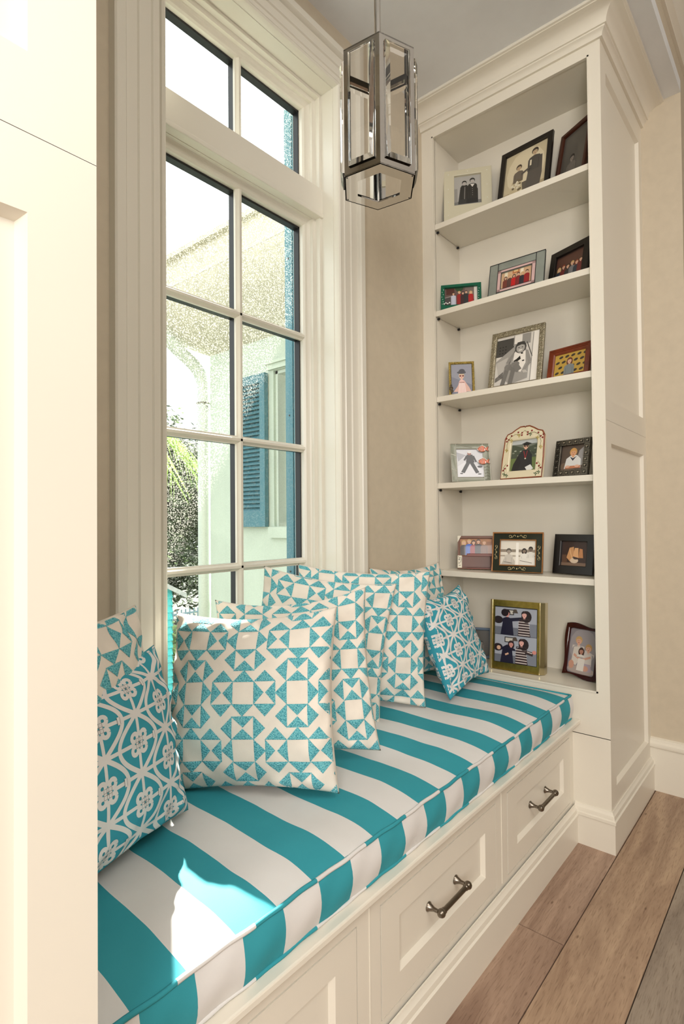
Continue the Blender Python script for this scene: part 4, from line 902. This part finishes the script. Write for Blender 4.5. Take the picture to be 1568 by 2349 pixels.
f = photo_frame('ornate black green and gilt frame with scrollwork and a black and white photo, fifth shelf', 2.235, .952, .975, 188, .205, .165, .030, fm('dark_green_lacquer', (30, 36, 24), .25), pr_bw, prof=[(0, 0), (0, 1), (.5, .8), (1, .5), (1, 0)], lean=10)
q = MB()
for ww, hh_, rr in ((.1025, 0, .0042), (.0735, .029, .003)): q.tube([(-ww, -.0145 if rr > .004 else -.009, hh_), (ww, -.0145 if rr > .004 else -.009, hh_), (ww, -.0145 if rr > .004 else -.009, .165-hh_), (-ww, -.0145 if rr > .004 else -.009, .165-hh_)], rr, 8, closed=True)
q.v = [Vector((v.x, v.y, max(.0005, v.z))) for v in q.v]; q.build('gilt_edge', GO, f)
q = MB()
def scroll(cx_, cz_, ang, s_):
    for sg in (-1, 1):
        pts = [(sg*(.5+t*.35), .45*sin(t*1.6)*(1-t*.12)) for t in [k*.5 for k in range(8)]]
        q.tube([(cx_+(a*cos(ang)-b*sin(ang))*s_, -.0140, cz_+(a*sin(ang)+b*cos(ang))*s_) for a, b in pts], .0009, 5)
        q.tube([(cx_+(sg*(1.9+.35*cos(t))*cos(ang)-.35*sin(t)*sin(ang))*s_, -.0140, cz_+(sg*(1.9+.35*cos(t))*sin(ang)+.35*sin(t)*cos(ang))*s_) for t in [k*.8 for k in range(8)]], .0009, 5)
    q.lathe([(.0034, 0), (.002, .002), (.0004, .003)], (cx_, -.0130, cz_), (0, -1, 0), 8)
scroll(0, .150, 0, .016); scroll(0, .015, 0, .016); scroll(-.088, .0825, pi/2, .013); scroll(.088, .0825, pi/2, .013)
q.build('scrollwork', fm('cream_gilt', (206, 190, 140), .4), f)
photo_frame('plain black frame with a warm brown photo, right end of the fifth shelf', 2.285, .742, .975, 168, .170, .160, (.030, .028, .034), FB, pr_hands, prof=flat, lean=9)
# bottom shelf
photo_frame('small blue and gold frame half hidden behind the far lattice pillow', 2.362, 1.178, .564, 200, .085, .135, .012, fm('dusty_blue_enamel', (96, 116, 140), .4), pr_dim, lean=8)
# brass block frame with chamfered mirror sides
root = empty('photo_frame'); tag(root, 'big polished brass frame with chamfered sides and two stacked photos, bottom shelf', 'frame')
w_, h_, d_ = .200, .290, .052
pl = [(-w_/2, 0), (w_/2, 0), (w_/2+.016, .016), (w_/2+.016, d_), (-w_/2-.016, d_), (-w_/2-.016, .016)]
q = MB(); n_ = 6; q.add([(a, b, 0) for a, b in pl]+[(a, b, h_) for a, b in pl], [tuple(range(5, -1, -1)), tuple(range(6, 12))]+[(i, (i+1) % 6, 6+(i+1) % 6, 6+i) for i in range(1, 6)]); q.build('body', fm('mirror_brass', (214, 200, 160), .04, 1.0), root)
q = MB(); q.plate((-w_/2, 0, 0), (1, 0, 0), (0, 0, 1), (0, -1, 0), w_, h_, holes=[(.010, .030, w_-.010, h_-.026)], thick=.003); q.build('front_plate', fm('brushed_brass', (190, 164, 84), .28, 1.0, noise=.15, nscale=60), root)
for x_ in (-w_/2, w_/2): MB().tube([(x_, -.0004, 0), (x_, -.0004, h_)], .0022, 8).build('corner_bead', fm('pale_gold', (232, 216, 160), .15, 1.0), root)
MB().box((-w_/2+.010, .001, .030), (w_/2-.010, .0028, h_-.026)).build('backing', BLACK, root)
pr_strips(w_-.024, h_-.060).build(root, 0, .032, .0008)
u, vv, n = basis(radians(184), radians(5), 0); M = Matrix((u, -n, vv)).transposed().to_4x4(); M.translation = Vector((2.228, .966, .5665+.0)); root.matrix_world = M
# wavy maroon frame
ow, oh = .150, .205
sh = []
for k in range(12): t = k/12; sh.append((-ow/2+ow*t, .006*sin(t*2*pi)+.002))
for k in range(14): t = k/14; sh.append((ow/2+.005*sin(t*2*pi), oh*t+.002))
for k in range(12): t = k/12; sh.append((ow/2-ow*t, oh+.006*sin((1-t)*2*pi)+.002))
for k in range(14): t = k/14; sh.append((-ow/2+.005*sin((1-t)*2*pi), oh*(1-t)+.002))
photo_frame('maroon lacquer frame with wavy outline and a photo of three children, bottom shelf right', 2.300, .728, .564, 163, ow, oh, .015, fm('maroon_lacquer', (58, 14, 12), .2), pr_kids, shape=sh, lean=12)
# ------------------------------------------------------------------ outside
XE = 2.52
struct(MB().box((-8, 1.53, -1.0), (26, 40, -.95)).build('garden_ground', GRASS))
wing = MB(); WY0, WY1, WB, WT = 2.10, 2.745, 1.165, 2.205
for a, b in (((XE, 1.53, -.95), (XE+.3, WY0, 2.45)), ((XE, WY1, -.95), (XE+.3, 3.44, 2.45)), ((XE, WY0, -.95), (XE+.3, WY1, WB)), ((XE, WY0, WT), (XE+.3, WY1, 2.45))): wing.box(a, b)
wing.box((XE+.3, 3.24, -.95), (4.6, 3.44, 2.45)); struct(wing.build('wall_wing', STUCCO))
w2 = struct(empty('window_2', (XE+.1, 2.42, WB)))
def W2(nm, mb, mm):
    mb.v = [v-Vector((XE+.1, 2.42, WB)) for v in mb.v]; mb.build(nm, mm, w2)
W2('window_frame', MB().box((XE+.02, WY1-.02, WB), (XE+.16, WY1, WT)).box((XE+.02, WY0, WB), (XE+.16, WY0+.02, WT)).box((XE+.02, WY0, WT-.02), (XE+.16, WY1, WT)).box((XE+.10, WY1-.06, WB+.03), (XE+.13, WY1-.02, WT-.05)).box((XE+.10, WY0+.02, WB+.03), (XE+.13, WY0+.06, WT-.05)), WHITEX)
W2('sill', MB().box((XE-.03, WY0-.03, WB-.075), (XE+.05, WY1+.03, WB-.004)), STUCCO)
W2('pane', MB().box((XE+.115, WY0+.05, WB+.03), (XE+.12, WY1-.05, WT-.05)), DGLASS)
W2('head_moulding', MB().box((XE-.02, WY0-.04, WT+.005), (XE+.04, WY1+.04, WT+.04)).box((XE-.035, WY0-.06, WT+.04), (XE+.04, WY1+.06, WT+.06)), STUCCO)
def shutter(name, lab, X, y0, y1, z0, z1, slats=True):
    r_ = empty(name, (X, (y0+y1)/2, z0)); tag(r_, lab, 'shutter'); O = Vector((X, (y0+y1)/2, z0)); t = .034; sw = .052
    def B(nm, mb, mm=TEALP): mb.v = [v-O for v in mb.v]; mb.build(nm, mm, r_)
    B('stile', MB().box((X, y0, z0), (X+t, y0+sw, z1), .002)); B('stile', MB().box((X, y1-sw, z0), (X+t, y1, z1), .002))
    B('rail', MB().box((X+.001, y0+sw, z0), (X+t, y1-sw, z0+.105))); B('rail', MB().box((X+.001, y0+sw, z1-.06), (X+t, y1-sw, z1)))
    n_ = 30; zz = z0+.105; dz = (z1-.06-zz)/n_
    for k in range(n_):
        za = zz+dz*k; q = MB(); q.add([(X+.004, y0+sw, za), (X+.004, y1-sw, za), (X+.028, y1-sw, za+dz*1.05), (X+.028, y0+sw, za+dz*1.05), (X+.008, y0+sw, za-.003), (X+.008, y1-sw, za-.003), (X+.032, y1-sw, za+dz*1.05-.003), (X+.032, y0+sw, za+dz*1.05-.003)], [(0, 3, 2, 1), (4, 5, 6, 7), (0, 1, 5, 4), (1, 2, 6, 5), (2, 3, 7, 6), (3, 0, 4, 7)]); B('slat', q)
shutter('louvred_shutter', 'teal louvred shutter on the pale outside wall seen through the right panes', XE-.042, 2.79, 3.135, 1.162, 2.195)
r_ = empty('house_shutter', (1.62, 1.66, .5)); tag(r_, 'teal shutter of the bench window, seen edge-on just outside its right side', 'shutter')
O = Vector((1.62, 1.66, .5))
for nm, a, b in (('leaf', (1.545, 1.572, .45), (2.0, 1.612, 2.86)), ('hinge_strip', (1.549, 1.532, .45), (1.60, 1.570, 2.86))):
    q = MB().box(a, b, .001); q.v = [v-O for v in q.v]; q.build(nm, TEALP, r_)
for z_ in (1.0, 1.62, 2.25):
    q = MB().lathe([(.004, 0), (.003, .002)], (1.5445, 1.59, z_), (-1, 0, 0), 8); q.v = [v-O for v in q.v]; q.build('screw', BLACK, r_)
# cove and eave of the wing
cv = []
for k in range(9):
    t = k/8*pi/2; cv.append((XE-.42*sin(t)**1.2*(k/8)**.2 if k else XE, 2.44+.355*(1-cos(t))**.8))
m = MB(); v = []
for (x_, z_) in cv: v += [(x_, 1.53, z_), (x_, 3.44+(XE-x_)/.42*.41, z_)]
f_ = [(2*i, 2*i+1, 2*i+3, 2*i+2) for i in range(len(cv)-1)]; m.add(v, f_)
struct(m.build('trim_5', SOFF, smooth=True, fix=False))
m = MB().add([(2.10, 1.53, 2.79), (2.10, 3.86, 2.79), (2.10, 3.86, 2.96), (2.10, 1.53, 2.96), (2.06, 1.53, 2.96), (2.06, 3.90, 2.96), (2.06, 3.90, 2.99), (2.06, 1.53, 2.99), (4.4, 1.53, 3.75), (4.4, 3.6, 3.75), (4.6, 3.86, 2.79), (4.6, 3.86, 2.99)], [(0, 1, 2, 3), (3, 2, 5, 4), (4, 5, 6, 7), (7, 6, 9, 8), (1, 10, 11, 6), (6, 11, 9), (1, 6, 2)])
struct(m.build('trim_6', SOFF, fix=False))
# downspout
r_ = empty('downspout', (2.50, 3.50, -.95)); tag(r_, 'white rain downspout elbowing down the outside corner', 'pipe'); O = Vector((2.50, 3.50, -.95))
def s_(x, z): return (x*.7, 3.50, 1.2+.7*(z-1.2))
pts = [(2.505, 3.50, -.95), (2.505, 3.50, 1.0), (2.505, 3.50, 2.15), (2.500, 3.50, 2.24), (2.47, 3.50, 2.31), (2.42, 3.50, 2.365), (2.33, 3.50, 2.42), (2.20, 3.50, 2.50), (2.08, 3.50, 2.575), (1.95, 3.50, 2.66), (1.90, 3.5, 2.80)]
q = MB().tube(pts, .047, 16); q.v = [v-O for v in q.v]; q.build('pipe', WHITEX, r_, smooth=True)
q = MB().tube([(2.505+.050*cos(t), 3.50+.050*sin(t), 2.09+.0*t) for t in [k*2*pi/16 for k in range(16)]], .006, 6, closed=True).tube([(2.47, 3.455, 2.09), (2.50, 3.445, 2.06), (2.51, 3.44, 2.03)], .0025, 5); q.v = [v-O for v in q.v]; q.build('strap', fm('grey_strap', (110, 110, 100), .5), r_)
# trees: leaf clumps on a trunk
def leaves(mb, c, rx, ry, rz, n, s, seed):
    R_ = random.Random(seed)
    for _ in range(n):
        while True:
            p = Vector((R_.uniform(-1, 1), R_.uniform(-1, 1), R_.uniform(-1, 1)))
            if .2 < p.length < 1: break
        p = p*(.75+.35*R_.random()); k = 1+.22*sin(p.x*7+seed)+.2*sin(p.z*9+p.y*5)
        q = Vector((c[0]+p.x*rx*k, c[1]+p.y*ry*k, c[2]+p.z*rz*k))
        d = Vector((R_.uniform(-1, 1), R_.uniform(-1, 1), R_.uniform(-.6, .6))).normalized(); e = d.orthogonal().normalized(); L = s*R_.uniform(.6, 1.3)
        mb.add([q-d*L, q-e*L*.35, q+d*L, q+e*L*.35], [(0, 1, 2, 3)])
def tree(lab, c, rx, ry, rz, n, s, seed):
    g = Vector((c[0], c[1], -.95)); r_ = empty('garden_tree', g); tag(r_, lab, 'tree')
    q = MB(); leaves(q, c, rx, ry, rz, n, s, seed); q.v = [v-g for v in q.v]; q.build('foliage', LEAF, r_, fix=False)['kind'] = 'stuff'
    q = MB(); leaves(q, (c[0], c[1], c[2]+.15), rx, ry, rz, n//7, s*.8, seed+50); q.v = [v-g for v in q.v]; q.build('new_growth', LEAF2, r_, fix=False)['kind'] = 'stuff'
    q = MB().tube([(0, 0, 0), (.05, .05, 1.0), (-.03, .02, 2.2), (.1, 0, c[2]+.95)], [.16, .13, .11, .05], 8); q.build('trunk', BARK, r_)
tree('dark leafy tree beyond the shed, left edge of the window view', (5.6, 9.2, 1.75), 1.8, .8, 1.45, 22000, .07, 3)
tree('dense dark hedge-like tree behind the downspout, low in the window view', (6.2, 11.2, .6), 2.6, .8, 1.7, 20000, .09, 9)
# palm fronds hanging into view
g = Vector((2.45, 5.42, -.65)); r_ = empty('palm', g); tag(r_, 'palm with drooping yellow-green fronds at left edge of the window view', 'palm')
MB().tube([(0, 0, -.3), (.04, 0, 1.6), (0, 0, 3.0)], [.14, .11, .09], 10).build('trunk', BARK, r_)
for k in range(16):
    a = k*2*pi/16+.2; q = MB(); pts = [Vector((.05+1.15*t*cos(a), 1.15*t*sin(a), 3.0+.35*t-1.0*t*t)) for t in [i/9 for i in range(10)]]; pts = [Vector((p[0]*1.0, p[1], p[2])) for p in pts]
    q.tube(pts, [.012*(1-i/11) for i in range(10)], 5)
    for i in range(1, 10):
        p = pts[i]; d = (pts[i]-pts[i-1]).normalized(); sd_ = d.cross(Vector((0, 0, 1))).normalized()
        for sg in (-1, 1):
            for j in (0, .5): 
                b_ = p-d*.06*j*2; tip = b_+d*.20+sd_*sg*.13+Vector((0, 0, -.16)); mid = (b_+tip)/2+Vector((0, 0, .03)); w_ = d*.010
                q.add([b_-w_, b_+w_, mid+w_, tip, mid-w_], [(0, 1, 2, 3, 4)])
    q.build('frond', FROND, r_, fix=False)
# turquoise shed, placed along the ray at the left of the window
sx0, sx1, sy0, sy1, sz0, sz1 = 2.4, 3.86, 6.05, 7.6, -.95, .35
g = Vector(((sx0+sx1)/2, sy0, sz0)); r_ = empty('garden_shed', g); tag(r_, 'turquoise board-sided garden shed with pale pitched roof, below the tree', 'shed')
def GB(nm, mb, mm): mb.v = [v-g for v in mb.v]; return mb.build(nm, mm, r_)
GB('core', MB().box((sx0, sy0+.02, sz0), (sx1-.02, sy1, sz1)), SHED)
nb = 15; dz = (sz1-sz0)/nb
for k in range(nb):
    z_ = sz0+dz*k
    GB('siding_board', MB().add([(sx0, sy0-.004, z_), (sx1, sy0-.004, z_), (sx1, sy0+.014, z_+dz), (sx0, sy0+.014, z_+dz), (sx0, sy0+.02, z_), (sx1, sy0+.02, z_)], [(0, 1, 2, 3), (0, 4, 5, 1)]), SHED)
    GB('siding_board', MB().add([(sx1+.004, sy0, z_), (sx1+.004, sy1, z_), (sx1-.014, sy1, z_+dz), (sx1-.014, sy0, z_+dz), (sx1-.02, sy0, z_), (sx1-.02, sy1, z_)], [(0, 1, 2, 3), (0, 4, 5, 1)]), SHED)
xm = (sx0+sx1)/2
GB('roof', MB().add([(sx0-.1, sy0-.12, sz1-.03), (xm, sy0-.12, sz1+.42), (sx1+.12, sy0-.12, sz1-.03), (sx0-.1, sy1, sz1-.03), (xm, sy1, sz1+.42), (sx1+.12, sy1, sz1-.03), (sx0-.1, sy0-.12, sz1-.09), (xm, sy0-.12, sz1+.36), (sx1+.12, sy0-.12, sz1-.09)], [(0, 1, 4, 3), (1, 2, 5, 4), (0, 6, 7, 1), (1, 7, 8, 2)]), SLATE)
GB('gable', MB().add([(sx0, sy0, sz1), (sx1, sy0, sz1), (xm, sy0, sz1+.36)], [(0, 1, 2)]), SHED)
# metal picket fence beyond
g2 = Vector((5.2, 8.0, -.95)); r_ = empty('metal_fence', g2); tag(r_, 'low blue grey metal picket fence between shed and downspout', 'fence')
for z_ in (.1, .62): MB().box((-1.3, -.01, z_), (1.5, .01, z_+.025)).build('rail', METALB, r_)
for k in range(36): MB().box((-1.3+.08*k, -.008, 0), (-1.285+.08*k, .008, .70)).build('picket', METALB, r_)
g3 = Vector((4.6, 7.4, -.95)); r_ = empty('garden_shrub', g3); tag(r_, 'feathery olive shrub in front of the metal fence', 'shrub')
q = MB(); leaves(q, (0, 0, .3), .8, .3, .35, 1500, .05, 5); q.build('foliage', LEAF2, r_, fix=False)['kind'] = 'stuff'
